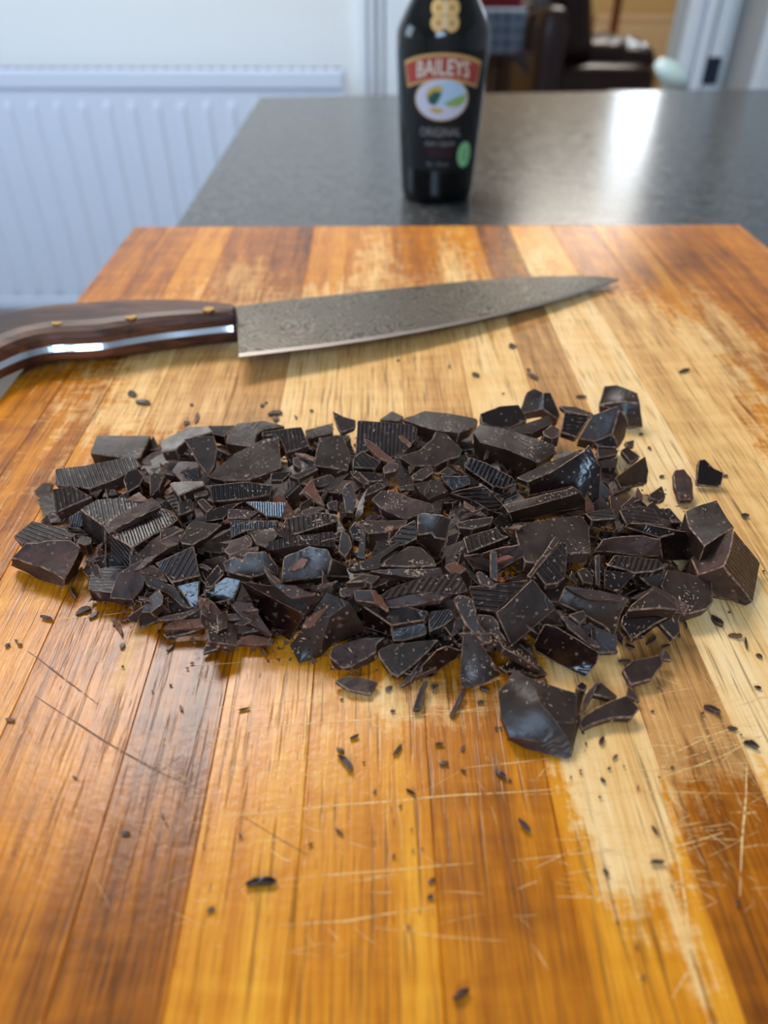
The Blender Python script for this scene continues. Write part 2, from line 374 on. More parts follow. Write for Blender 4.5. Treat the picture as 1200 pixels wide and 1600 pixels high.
# ------------------------------------------------------------------ cutting board: edge-glued planks
def wood():
    q = NT('oiled_acacia'); g = q.n('ShaderNodeNewGeometry').outputs['Position']
    oi = q.n('ShaderNodeObjectInfo').outputs['Random']
    off = q.n('ShaderNodeCombineXYZ', i_0=q.math('MULTIPLY', oi, 3.1), i_1=q.math('MULTIPLY', oi, 7.7), i_2=oi).outputs[0]
    P = q.n('ShaderNodeVectorMath', operation='ADD', i_0=g, i_1=off).outputs[0]
    def mp(sc): return q.n('ShaderNodeMapping', i_0=P, i_3=sc).outputs[0]
    wear = q.n('ShaderNodeAttribute', attribute_name='wear').outputs['Fac']; tone = q.n('ShaderNodeAttribute', attribute_name='tone').outputs['Fac']
    dk = q.n('ShaderNodeAttribute', attribute_name='stain').outputs['Fac']
    band = q.noise(mp((1, .07, 1)), 95, 4, .55, .3)
    fine = q.noise(mp((1, .03, 1)), 1100, 3, .7, .1)
    pore = q.noise(mp((1, .035, 1)), 900, 2, .5, .1)
    fig = q.noise(mp((.35, 1.6, 1)), 60, 3, .6, .6)           # cross figure (ripple)
    T = q.math('ADD', tone, q.ramp(band, .3, .7, -.20, .20)); T = q.math('ADD', T, q.ramp(fine, .3, .7, -.17, .17))
    T = q.math('ADD', T, q.ramp(fig, .3, .7, -.09, .09), clamp=True)
    def cr(stops):
        r = q.n('ShaderNodeValToRGB', i_0=T); e = r.color_ramp.elements
        e[0].position = stops[0][0]; e[0].color = lin(*stops[0][1]); e[1].position = stops[-1][0]; e[1].color = lin(*stops[-1][1])
        for p, c in stops[1:-1]:
            x = e.new(p); x.color = lin(*c)
        return r.outputs[0]
    oiled = cr(((0, (104, 50, 4)), (.3, (168, 92, 8)), (.6, (214, 128, 18)), (1, (244, 170, 46))))
    raw = cr(((0, (158, 108, 56)), (.3, (208, 148, 84)), (.6, (242, 188, 116)), (1, (255, 216, 158))))
    brk = q.noise(mp((1, .16, 1)), 260, 5, .75, .5); brk2 = q.noise(mp((.3, 1, 1)), 260, 4, .7, .4)
    wv = q.math('ADD', q.math('MULTIPLY', wear, 1.25), q.ramp(brk, .3, .7, -.5, .5)); wv = q.math('ADD', wv, q.ramp(brk2, .3, .7, -.3, .3))
    wm = q.ramp(wv, .30, .80)
    col = q.mix(wm, oiled, raw)
    pm = q.math('MULTIPLY', q.ramp(pore, .58, .68), .55)
    col = q.mix(pm, col, lin(84, 44, 16))
    col = q.mix(q.math('MULTIPLY', dk, q.ramp(band, .3, .65, 1, .25)), col, lin(92, 50, 26))
    q.set('Base Color', col); q.set('Roughness', q.ramp(wm, 0, 1, .26, .38)); q.set('IOR', 1.48)
    q.set('Specular IOR Level', q.ramp(wm, 0, 1, .42, .3))
    pim = q.noise(P, 420, 3, .55)
    h = q.math('ADD', q.math('MULTIPLY', fine, .5), q.math('MULTIPLY', pim, .55)); h = q.math('SUBTRACT', h, pm)
    q.set('Normal', q.bump(h, .32, .0005)); return q.m
M['wood'] = wood()
XF = [213, 265, 315, 367, 441, 492, 545, 613, 678, 742, 793, 859, 925, 985, 1045, 1105, 1155]
TN = [.34, .40, .62, .36, .20, .62, .55, .42, .64, .14, .76, .46, .60, .40, .42, .48]
yfar = at(600, 351).y; ynear = -.03
XS = [at(x, 351).x for x in XF]
# wear / stain / tone patches: (x, y of centre measured off the photograph), radii in metres, amount
W = [(600,520,.17,.07,.9),(740,560,.11,.07,.9),(900,560,.07,.05,.6),(985,560,.028,.09,.9),(1080,600,.02,.05,.3),(420,560,.06,.05,.6),(330,600,.03,.03,.45),
     (1040,720,.034,.05,1.0),(1120,800,.04,.05,1.0),(1130,950,.030,.06,1.0),(1090,1040,.030,.03,.9),(970,1060,.018,.03,.9),(950,1150,.014,.035,.9),(935,1240,.010,.02,.6),
     (600,700,.14,.06,.7),(980,1280,.006,.02,.4),(180,640,.03,.03,.3),(710,420,.013,.09,.75),(820,400,.02,.05,.7),(590,400,.02,.08,.6),(380,430,.025,.04,.5),(1130,500,.006,.05,.7),(195,1035,.0035,.016,.95),
     (60,760,.012,.02,.15),(85,905,.014,.008,.35),(700,1080,.05,.012,.45),(600,1110,.03,.01,.3),(1065,1450,.003,.03,.7),(960,1350,.006,.02,.3),(1180,1000,.02,.05,.9),(160,950,.03,.01,.2)]
S = [(1030,425,.022,.026,.95),(1060,400,.035,.03,.6),(985,500,.02,.02,.1),(1120,520,.008,.07,.55),(1160,600,.006,.03,.5),(1090,660,.004,.05,.35),(1120,760,.004,.04,.3),(780,1200,.0012,.03,.5),(760,1420,.0015,.02,.5),(815,1350,.0018,.03,.45),(840,1440,.006,.004,.35),(270,1190,.01,.003,.35)]
TP = [(60,1200,.02,.03,.10),(225,1200,.008,.02,-.05),(100,1450,.02,.02,-.06),(850,1430,.008,.02,-.1),(980,1400,.01,.03,.12),(700,1250,.01,.03,.0),(540,1300,.015,.03,.05),(60,900,.04,.04,-.08),(640,1450,.012,.02,.08)]
pw = [(at(a, b), rx, ry, k) for a, b, rx, ry, k in W]; ps = [(at(a, b), rx, ry, k) for a, b, rx, ry, k in S]; pt = [(at(a, b), rx, ry, k) for a, b, rx, ry, k in TP]
def blob(P, x, y):
    s = 0
    for c, rx, ry, k in P:
        d = ((x-c.x)/rx)**2 + ((y-c.y)/ry)**2
        if d < 5: s += k*math.exp(-d)
    return s
board = empty('cutting_board', ((XS[0]+XS[-1])/2, (yfar+ynear)/2, ZW))
tag(board, 'thick glossy cutting board of amber and pale strips, worn and scratched, under the chopped chocolate', 'cutting board')
for i in range(len(TN)):
    a, b = XS[i] + .00004, XS[i+1] - .00004; c = Vector(((a+b)/2, (yfar+ynear)/2, ZW))
    nx, ny = max(4, int((b-a)/.0022)), 250; hw = (b-a)/2; hl = (yfar-ynear)/2; T = ZB - ZW; ch = .00035
    rnd = 0.004
    V = []; Fc = []
    for j in range(ny+1):
        y = -hl + 2*hl*j/ny
        for k in range(nx+1):
            x = -hw + 2*hw*(k-1)/(nx-2) if 0 < k < nx else (-hw if k == 0 else hw)
            if k == 1: x = -hw + .00022
            if k == nx-1: x = hw - .00022
            z = T
            if k in (0, nx): z -= .00030
            e = min(hl - abs(y), 1)
            if e < rnd: z -= rnd - math.sqrt(max(0, rnd*rnd - (rnd-e)**2))
            if (i == 0 and k == 0) or (i == len(TN)-1 and k == nx): z -= .0022
            V.append((x, y, z))
    w_ = nx+1
    for j in range(ny):
        for k in range(nx): Fc.append((j*w_+k, j*w_+k+1, (j+1)*w_+k+1, (j+1)*w_+k))
    per = [k for k in range(w_)] + [j*w_+nx for j in range(1, ny+1)] + [ny*w_+k for k in range(nx-1, -1, -1)] + [j*w_ for j in range(ny-1, 0, -1)]
    base = len(V)
    for p_ in per: V.append((V[p_][0], V[p_][1], 0.0))
    m_ = len(per)
    for t_ in range(m_): Fc.append((per[t_], base+t_, base+(t_+1) % m_, per[(t_+1) % m_]))
    Fc.append(tuple(base+t_ for t_ in range(m_)))
    me = bpy.data.meshes.new('plank'); me.from_pydata(V, [], Fc)
    for nm, fn in (('wear', lambda x, y: blob(pw, x, y) - .12), ('tone', lambda x, y: TN[i] + blob(pt, x, y)), ('stain', lambda x, y: min(1, blob(ps, x, y)))):
        at_ = me.attributes.new(nm, 'FLOAT', 'POINT'); at_.data.foreach_set('value', [fn(v[0]+c.x, v[1]+c.y) for v in V])
    link('plank', me, [M['wood']], board, c - board.location)
# knife scratches: shallow pale cuts and a few dark ones
def scratch_mat(name, rgb, cover):
    q = NT(name); q.set('Base Color', lin(*rgb)); q.set('Roughness', .6)
    q.set('Alpha', q.ramp(q.noise(q.pos(), 700, 3, .7), .5-cover*.28, .62-cover*.2, 0, 1)); return q.m
M['scr'] = scratch_mat('bare_wood_scratch', (246, 200, 132), .6); M['scrd'] = scratch_mat('dark_scratch', (104, 56, 20), .6)
def ribbon(bm, pts, w):
    prev = None; n = len(pts)
    for i, p_ in enumerate(pts):
        d = (pts[min(n-1, i+1)] - pts[max(0, i-1)]); d.z = 0; d.normalize(); s = Vector((-d.y, d.x, 0))
        ww = w*.5*(.25 + .75*math.sin(math.pi*(i+.4)/(n-.2)))*random.uniform(.6, 1.2)
        cur = (bm.verts.new(p_ + s*ww), bm.verts.new(p_ - s*ww))
        if prev: bm.faces.new((prev[0], prev[1], cur[1], cur[0]))
        prev = cur
def cut(bm, pp, w, jit=.0003):
    g = [at(*p_) for p_ in pp]; out = []
    for a, b in zip(g, g[1:]):
        k = max(3, int((b-a).length/.004))
        for t_ in range(k): out.append(a.lerp(b, t_/k))
    out.append(g[-1]); ph = random.uniform(0, 9)
    out = [Vector((v.x + jit*noise.noise(v*60 + Vector((ph, 0, 0))), v.y + jit*2*noise.noise(v*40 + Vector((0, ph, 0))), ZB + .00005)) - board.location for v in out]
    ribbon(bm, out, w)
bm = bmesh.new()
for pp, w_ in (([(285,1142),(430,1134),(600,1122),(770,1110)],.00055),([(310,1277),(480,1264),(660,1247),(870,1234)],.00055),([(430,1376),(600,1360),(740,1348)],.0004),
               ([(440,1446),(540,1440),(600,1428),(680,1416)],.0004),([(585,1450),(690,1464),(790,1470)],.0003),([(370,1192),(480,1212),(560,1225)],.0003),([(800,1345),(940,1330),(1010,1325)],.0003),
               ([(1015,1335),(1070,1318),(1128,1299)],.0006),([(290,1042),(380,1034),(450,1030)],.0003),([(345,1112),(430,1100),(520,1085)],.0003),([(660,1240),(730,1200),(860,1185),(900,1180)],.0003),
               ([(820,1242),(980,1236),(1190,1240)],.0003),([(1168,1175),(1166,1240),(1160,1310),(1156,1400)],.0007),([(1060,1340),(1072,1420),(1078,1510),(1050,1560)],.0008),([(60,970),(150,962),(210,955)],.0004),
               ([(640,1112),(720,1112),(760,1105)],.0004),([(870,1400),(960,1402)],.0003),([(420,1325),(440,1340),(455,1345)],.0004),([(1000,1300),(1090,1330)],.0003),([(1040,1180),(1110,1150),(1180,1130)],.0004),([(1030,1215),(1130,1180),(1195,1150)],.0004)):
    cut(bm, pp, w_*.75)
for k in range(430):
    z_ = random.random()
    if z_ < .50: x, y = random.uniform(860, 1200), random.uniform(1060, 1420)
    elif z_ < .72: x, y = random.uniform(150, 900), random.uniform(1030, 1500)
    elif z_ < .88: x, y = random.uniform(0, 1150), random.uniform(500, 700)
    else: x, y = random.uniform(900, 1200), random.uniform(450, 1000)
    u_ = random.random()
    L = random.uniform(8, 60)*(1.4 if z_ < .72 else 1)
    if u_ < .45: ang = random.gauss(-12, 14)
    elif u_ < .75: ang = random.gauss(62, 14)
    else: ang = random.gauss(20, 30)
    dx, dy = L*math.cos(R(ang)), L*math.sin(R(ang))*.7
    cut(bm, [(x-dx/2, y-dy/2), (x, y+random.uniform(-1.5, 1.5)), (x+dx/2, y+dy/2)], random.uniform(.00007, .00022))
o = finish(bm, 'knife_scratches', M['scr'], board); o['kind'] = 'stuff'
bm = bmesh.new()
for pp, w_ in (([(42,1018),(100,1060),(155,1100)],.0006),([(55,1088),(160,1155),(245,1205),(320,1235)],.0006),([(380,1275),(450,1318),(480,1335)],.0003),([(235,1215),(285,1180)],.0003)):
    cut(bm, pp, w_)
for k in range(60):
    x, y = random.uniform(0, 800), random.uniform(1020, 1500); L = random.uniform(6, 22); cut(bm, [(x, y), (x + (x-582)/(y+120)*L, y+L)], .00025)
o = finish(bm, 'dark_scratches', M['scrd'], board); o['kind'] = 'stuff'
# ------------------------------------------------------------------ chef's knife
def steel():
    q = NT('patterned_steel'); P = q.obj((1, 1, 1))
    n = q.noise(P, 26, 3, .5, .2)
    w_ = q.n('ShaderNodeTexWave', wave_type='BANDS', bands_direction='Y', i_Vector=P, i_Scale=210, i_Distortion=26, i_Detail=3, i_2=26).outputs[1]
    w_ = q.math('SINE', q.math('MULTIPLY', q.noise(P, 34, 3, .5, .6), 210.0)); w_ = q.ramp(w_, -.8, .8)
    q.set('Base Color', q.mix(w_, lin(84, 76, 66), lin(140, 130, 116))); q.set('Metallic', .75)
    q.set('Roughness', q.ramp(w_, 0, 1, .42, .30)); q.set('Normal', q.bump(w_, .10, .0004)); return q.m
def rosewood():
    q = NT('dark_rosewood'); P = q.obj((.12, 1, 1)); n = q.noise(P, 180, 4, .6, .5); n2 = q.noise(q.obj((.35, 1, 1)), 38, 3, .5, .7)
    c = q.mix(q.ramp(n, .3, .7), lin(52, 28, 22), lin(122, 76, 52)); c = q.mix(q.ramp(n2, .42, .62, 0, .8), c, lin(38, 22, 22))
    q.set('Base Color', c); q.set('Roughness', .42); q.set('Specular IOR Level', .32); q.set('Normal', q.bump(n, .1, .0005)); return q.m
M['steel'] = steel(); M['rose'] = rosewood(); M['bright'] = simple('polished_steel', (205, 208, 214), .2, 1.0, .03); M['brass'] = simple('brass_pin', (176, 138, 80), .35, 1.0)
s0 = at(369, 481, .0135); s1 = at(373, 558, .0120); tip = at(967, 436, .0035)
nb = (s1 - s0).cross(tip - s0).normalized()
if nb.z < 0: nb = -nb
xa = (tip - s0).normalized(); ya = nb.cross(xa)
kn = empty('chef_knife', Vector((s0.x, s0.y, ZB)))
def kl(v): return v - kn.location
spine = [(369,481),(430,473.5),(500,465.5),(580,457),(660,448.5),(740,440.5),(800,436),(850,433.5),(900,432.5),(940,433.5),(967,436.5)]
edge = [(373,558),(420,552.5),(500,543),(580,531.5),(660,518),(730,504),(790,490.5),(840,478),(890,464.5),(935,450),(967,438)]
bm = bmesh.new(); rows = []
bme = bmesh.new(); erow = []
for a, b in zip(spine, edge):
    A_ = on_plane(*a, s0, nb); B_ = on_plane(*b, s0, nb); h = (B_-A_).length; k = max(.2, min(1, h/.05)); u = (B_-A_)/max(h, 1e-5)
    E = B_ - u*min(.0032, h*.35)
    th = .0011*(.35+.65*k)
    ring = [A_ + nb*th, A_.lerp(E, .5) + nb*th*.75, E + nb*.00042, E - nb*.00042, A_.lerp(E, .5) - nb*th*.75, A_ - nb*th]
    rows.append([bm.verts.new(kl(v)) for v in ring])
    erow.append([bme.verts.new(kl(v)) for v in (E + nb*.00046, B_ + nb*.00006, B_ - nb*.00006, E - nb*.00046)])
for a, b in zip(rows, rows[1:]):
    for i in range(6): bm.faces.new((a[i], a[(i+1)%6], b[(i+1)%6], b[i]))
bm.faces.new(rows[0]); bm.faces.new(rows[-1][::-1])
for a, b in zip(erow, erow[1:]):
    for i in range(4): bme.faces.new((a[i], a[(i+1)%4], b[(i+1)%4], b[i]))
bme.faces.new(erow[0]); bme.faces.new(erow[-1][::-1])
bl = finish(bm, 'blade', M['steel'], kn, bev=.0002, seg=1)
M['ground'] = simple('ground_edge_steel', (150, 140, 132), .45, .8)
finish(bme, 'cutting_edge', M['ground'], kn)['label'] = 'bright ground cutting edge'
ZT = .0125                                      # tang height
belly = [(369,513),(348,514.5),(300,520),(250,526),(200,534),(160,541),(125,543.5),(83,545),(42,554),(0,572),(-45,598)]
back = [(370,486),(352,479),(300,474),(250,472.5),(200,473),(160,474.5),(125,477),(83,480),(42,484),(0,489),(-60,498)]
def spl(P_, m=5):
    out = []
    for i in range(len(P_)-1):
        p = [P_[max(0, i-1)], P_[i], P_[i+1], P_[min(len(P_)-1, i+2)]]
        for k in range(m):
            t_ = k/m; out.append(tuple(.5*(2*p[1][c] + (p[2][c]-p[0][c])*t_ + (2*p[0][c]-5*p[1][c]+4*p[2][c]-p[3][c])*t_*t_ + (3*p[1][c]-p[0][c]-3*p[2][c]+p[3][c])*t_**3) for c in (0, 1)))
    return out + [P_[-1]]
belly = spl(belly); back = spl(back)
nst = len(belly)
def section(top, za, zb_, grow=0.0, rr=1.0):
    bm = bmesh.new(); rws = []
    for i, (bp, sp_) in enumerate(zip(belly, back)):
        Bp = at(*bp, ZT); Sp = at(*sp_, ZT + .006)
        Sp.z = Bp.z; c = (Bp+Sp)/2; u = (Bp - Sp).normalized(); hw = (Bp-Sp).length/2 + grow
        e = i/(nst-1); th = .0098 + .0012*math.sin(e*3.1) ; th *= (.86 if i == 0 else 1)
        hw2 = hw*(.94 if i == 0 else 1)
        if top is None:
            ring = [c + u*hw2 + Vector((0,0,za)), c + u*(hw2 - .0016) + Vector((0,0,zb_)), c - u*hw2 + Vector((0,0,zb_)), c - u*hw2 + Vector((0,0,za))]
        else:
            sg = 1 if top else -1; ring = []
            for k in range(11):
                a = math.pi*k/10; ca, sa = math.cos(a), math.sin(a)
                ring.append(c + u*hw2*math.copysign(abs(ca)**.62, ca) + Vector((0, 0, sg*(.0016 + (th-.0016)*abs(sa)**.7))))
        rws.append([bm.verts.new(kl(v)) for v in ring])
    for a, b in zip(rws, rws[1:]):
        for i in range(len(a)): bm.faces.new((a[i], a[(i+1)%len(a)], b[(i+1)%len(b)], b[i]))
    bm.faces.new(rws[0]); bm.faces.new(rws[-1][::-1]); return bm
finish(section(True, 0, 0), 'handle_scale', M['rose'], kn, smooth=False, bev=.0012, seg=3)
finish(section(False, 0, 0), 'handle_scale', M['rose'], kn, smooth=False, bev=.0012, seg=3)
finish(section(None, -.0016, .0016, .0003), 'tang', M['bright'], kn)['label'] = 'polished steel tang strip along the handle'
# neck of the tang between scales and heel
bm = bmesh.new(); a0 = at(364, 486, ZT); a1 = at(364, 516, ZT); b0 = s0 + xa*.004; b1 = s0.lerp(s1, .42) + xa*.004
v = [bm.verts.new(kl(p_ + Vector((0, 0, dz)))) for dz in (-.0012, .0012) for p_ in (a0, a1, b1, b0)]
bm.faces.new(v[:4]); bm.faces.new(v[4:][::-1])
for i in range(4): bm.faces.new((v[i], v[(i+1)%4], v[4+(i+1)%4], v[4+i]))
finish(bm, 'heel_neck', M['steel'], kn)
for px_, py_ in ((326, 484), (205, 496), (90, 505)):
    bm = bmesh.new(); bmesh.ops.create_cone(bm, cap_ends=True, segments=20, radius1=.0030, radius2=.0030, depth=.0012)
    finish(bm, 'rivet', M['brass'], kn, kl(at(px_, py_, ZT + .0098)))
tag(kn, "large chef's knife with patterned grey blade and dark rosewood handle lying across the board", 'knife')
# ------------------------------------------------------------------ bottle
def glass_dark():
    q = NT('near_black_bottle_glass'); q.set('Base Color', lin(5, 4, 5)); q.set('Roughness', .10); return q.m
M['btl'] = glass_dark(); M['lblack'] = simple('matte_black_label', (6, 8, 15), .5, var=.02)
M['gold'] = simple('gold_print', (214, 170, 104), .45, .0, .06); M['lred'] = simple('red_banner_print', (176, 66, 58), .5); M['cream'] = simple('cream_print', (226, 218, 196), .5)
M['silver'] = simple('silver_grey_print', (150, 148, 146), .45); M['maroon'] = simple('maroon_print', (98, 30, 40), .5); M['lgreen'] = simple('pale_green_seal', (140, 204, 140), .5); M['dgreen'] = simple('green_print', (88, 156, 92), .5)
M['sky'] = simple('label_sky_blue', (186, 212, 234), .5); M['hill'] = simple('label_hill_green', (150, 180, 100), .5); M['tree'] = simple('label_tree_green', (44, 90, 84), .5); M['ochre'] = simple('label_ochre', (206, 176, 84), .5); M['lav'] = simple('label_lilac_white', (218, 214, 230), .5)
bb = at(686, 322, zwt); rb_ = .0362
bc = Vector((bb.x, bb.y + rb_, ZW))
bottle = empty('liqueur_bottle', bc)
def tz(py, y=bc.y - .038): return atY(686, py, y).z - ZW          # height of an image row on the bottle front
hs = tz(62)                                     # height of the shoulder
prof = [(0, .002), (.026, .0005), (.0335, .0012), (.0358, .004), (.0366, .012), (.0392, hs*.4), (.0418, hs*.75), (.0429, hs*.90), (.0430, hs), (.0422, hs+.005), (.0398, hs+.0105), (.0352, hs+.019), (.0300, hs+.028), (.0250, hs+.038), (.0205, hs+.050), (.0175, hs+.062), (.0155, hs+.074), (.0146, hs+.088), (.0145, hs+.100)]
def rad_at(z):
    for (r0, z0), (r1, z1) in zip(prof[1:], prof[2:]):
        if z0 <= z <= z1: return r0 + (r1-r0)*(z-z0)/(z1-z0)
    return prof[-1][0]
def lathe(pf, name, mat, parent, seg=64):
    bm = bmesh.new(); rings = []
    for r, z in pf:
        rings.append([bm.verts.new((r*math.cos(2*math.pi*k/seg), r*math.sin(2*math.pi*k/seg), z)) for k in range(seg)] if r > 0 else [bm.verts.new((0, 0, z))])
    for a, b in zip(rings, rings[1:]):
        for k in range(seg):
            if len(a) == 1: bm.faces.new((a[0], b[k], b[(k+1)%seg]))
            elif len(b) == 1: bm.faces.new((a[k], a[(k+1)%seg], b[0]))
            else: bm.faces.new((a[k], a[(k+1)%seg], b[(k+1)%seg], b[k]))
    return finish(bm, name, mat, parent, smooth=True)
lathe(prof + [(.0130, hs+.100), (0, hs+.100)], 'glass_body', M['btl'], bottle)
zc = hs + .094
lathe([(0, zc), (.0158, zc), (.0160, zc+.001), (.0160, zc+.030), (.0150, zc+.032), (0, zc+.032)], 'cap', M['gold'], bottle)
FACE = math.atan2(CAM.y - bc.y, CAM.x - bc.x) + R(1.5)
def wrap(bm, name, mat, parent, eps, cut_=.002):
    for _ in range(4):
        es = [e for e in bm.edges if abs(e.verts[0].co.x - e.verts[1].co.x) > .0035 or abs(e.verts[0].co.y - e.verts[1].co.y) > .006]
        if not es: break
        bmesh.ops.subdivide_edges(bm, edges=es, cuts=1); bmesh.ops.triangulate(bm, faces=bm.faces[:])
    for v_ in bm.verts:
        r = rad_at(v_.co.y) ; a = FACE + v_.co.x/r; r += eps
        v_.co = Vector((r*math.cos(a), r*math.sin(a), v_.co.y))
    me = bpy.data.meshes.new(name); bm.to_mesh(me); bm.free()
    return link(name, me, [mat], parent)
def poly(pts, name, mat, parent, eps):
    bm = bmesh.new(); bm.faces.new([bm.verts.new((p_[0], p_[1], 0)) for p_ in pts]); bmesh.ops.triangulate(bm, faces=bm.faces[:])
    return wrap(bm, name, mat, parent, eps)
def ell(cx, cy, a, b, n=40): return [(cx + a*math.cos(2*math.pi*k/n), cy + b*math.sin(2*math.pi*k/n)) for k in range(n)]
def text(s, size, cx, cy, name, mat, parent, eps, arc=0.0, sx=1.0, bold=0.0):
    cu = bpy.data.curves.new(name, 'FONT'); cu.body = s; cu.size = size; cu.align_x = 'CENTER'; cu.align_y = 'CENTER'; cu.resolution_u = 3; cu.offset = bold
    o = bpy.data.objects.new(name, cu); COL.objects.link(o); bpy.context.view_layer.update()
    me = bpy.data.meshes.new_from_object(o.evaluated_get(bpy.context.evaluated_depsgraph_get())); bpy.data.objects.remove(o); bpy.data.curves.remove(cu)
    bm = bmesh.new(); bm.from_mesh(me); bpy.data.meshes.remove(me)
    bmesh.ops.triangulate(bm, faces=bm.faces[:])
    for v_ in bm.verts:
        x, y = v_.co.x*sx, v_.co.y
        v_.co = Vector((cx + x, cy + y - arc*x*x, 0))
    return wrap(bm, name, mat, parent, eps)
z1_, z2_ = tz(266), tz(80)
W_ = .0350
lab = poly([(-W_, tz(268)), (W_, tz(268)), (W_, tz(112)), (W_*.8, tz(100)), (W_*.5, tz(88)), (0, tz(82)), (-W_*.5, tz(88)), (-W_*.8, tz(100)), (-W_, tz(112))], 'front_label', M['lblack'], bottle, .0002)
def arcband(half, ymid, drop, hh, n=24, slant=.12):
    top = []; bot = []
    for k in range(n+1):
        t_ = -1 + 2*k/n; x = t_*half; top.append((x, ymid + hh/2 - drop*t_*t_)); bot.append((x*(1-slant), ymid - hh/2 - drop*t_*t_*.85))
    return bot + top[::-1]
ym = tz(104); hh = tz(86) - tz(124); dr_ = .0085; HB = .0400
poly(arcband(HB, ym, dr_, hh*1.16), 'banner_border', M['gold'], lab, .0003)
poly(arcband(HB*.955, ym, dr_, hh*.90), 'banner', M['lred'], lab, .0004)
text('BAILEYS', .0178, 0, ym - .0005, 'lettering', M['cream'], lab, .0006, arc=dr_/HB**2, sx=.80, bold=.0003)
yo = tz(155); oa = .0245; ob = (tz(126) - tz(190))/2
poly(ell(0, yo, oa*1.05, ob*1.05), 'picture_border', M['gold'], lab, .0003)
poly(ell(0, yo, oa, ob), 'picture', M['lav'], lab, .00042)
poly(ell(.0055, yo+ob*.30, oa*.70, ob*.58), 'picture_sky', M['sky'], lab, .0005)
poly([(-.016, yo+.001), (-.012, yo+.0085), (-.005, yo+.0115), (.001, yo+.010), (.0, yo+.006), (-.008, yo+.003)], 'picture_gold_tree', M['ochre'], lab, .00056)
poly([(-.013, yo+.002), (-.007, yo+.0068), (.0, yo+.0062), (-.002, yo+.001), (-.006, yo-.005), (-.012, yo-.003)], 'picture_dark_tree', M['tree'], lab, .0006)
poly([(.002, yo-.003), (.012, yo+.0015), (.0235, yo+.0045), (.022, yo-.002), (.016, yo-.006), (.006, yo-.0055)], 'picture_hill', M['hill'], lab, .0006)
poly([(-.012, yo-.0075), (-.004, yo-.0065), (.003, yo-.0085), (-.002, yo-.0115), (-.008, yo-.0105)], 'picture_field', M['ochre'], lab, .0006)
text('ORIGINAL', .0105, 0, tz(207), 'lettering', M['silver'], lab, .0004, sx=.82)
text('IRISH CREAM', .0052, 0, tz(225), 'lettering', M['silver'], lab, .0004, sx=.95)
poly([(-.016, tz(234)), (.014, tz(234)), (.014, tz(233)), (-.016, tz(233))], 'rule', M['maroon'], lab, .0004)
text('LIQUEUR', .0042, 0, tz(241), 'lettering', M['maroon'], lab, .0004, sx=1.3)
text('70cl   17% vol', .0038, -.002, tz(257), 'lettering', M['silver'], lab, .0004)
se = poly(ell(.0255, tz(244), .0078, .0115), 'round_seal', M['lgreen'], bottle, .0005)
poly(ell(.0255, tz(244), .0030, .0048), 'seal_mark', M['dgreen'], se, .0007)
poly(ell(.0255, tz(244), .0018, .0032), 'seal_mark', M['lgreen'], se, .0008)
em = empty('shoulder_emblem', (0, 0, 0)); em.parent = bottle
ez = hs + .0175; 
def ring(cx, cy, a, b, t_, name, eps):
    n = 28; o_ = ell(cx, cy, a, b, n); i_ = ell(cx, cy, a-t_, b-t_, n); bm = bmesh.new()
    O = [bm.verts.new((x, y, 0)) for x, y in o_]; I = [bm.verts.new((x, y, 0)) for x, y in i_]
    for k in range(n): bm.faces.new((O[k], O[(k+1)%n], I[(k+1)%n], I[k]))
    bmesh.ops.triangulate(bm, faces=bm.faces[:]); return wrap(bm, name, M['gold'], em, eps)
for sx_ in (-1, 1):
    for sy_ in (-1, 1): ring(sx_*.0058, ez + sy_*.0052, .0066, .0066, .0054, 'emblem_loop', .0004 + .00004*(sx_+2*sy_+3))
poly([(-.0006, ez-.009), (.0006, ez-.009), (.0006, ez+.012), (-.0006, ez+.012)], 'emblem_bar', M['cream'], em, .0008)
tag(bottle, 'near-black liqueur bottle with red arched banner label and green seal on the dark worktop', 'bottle')
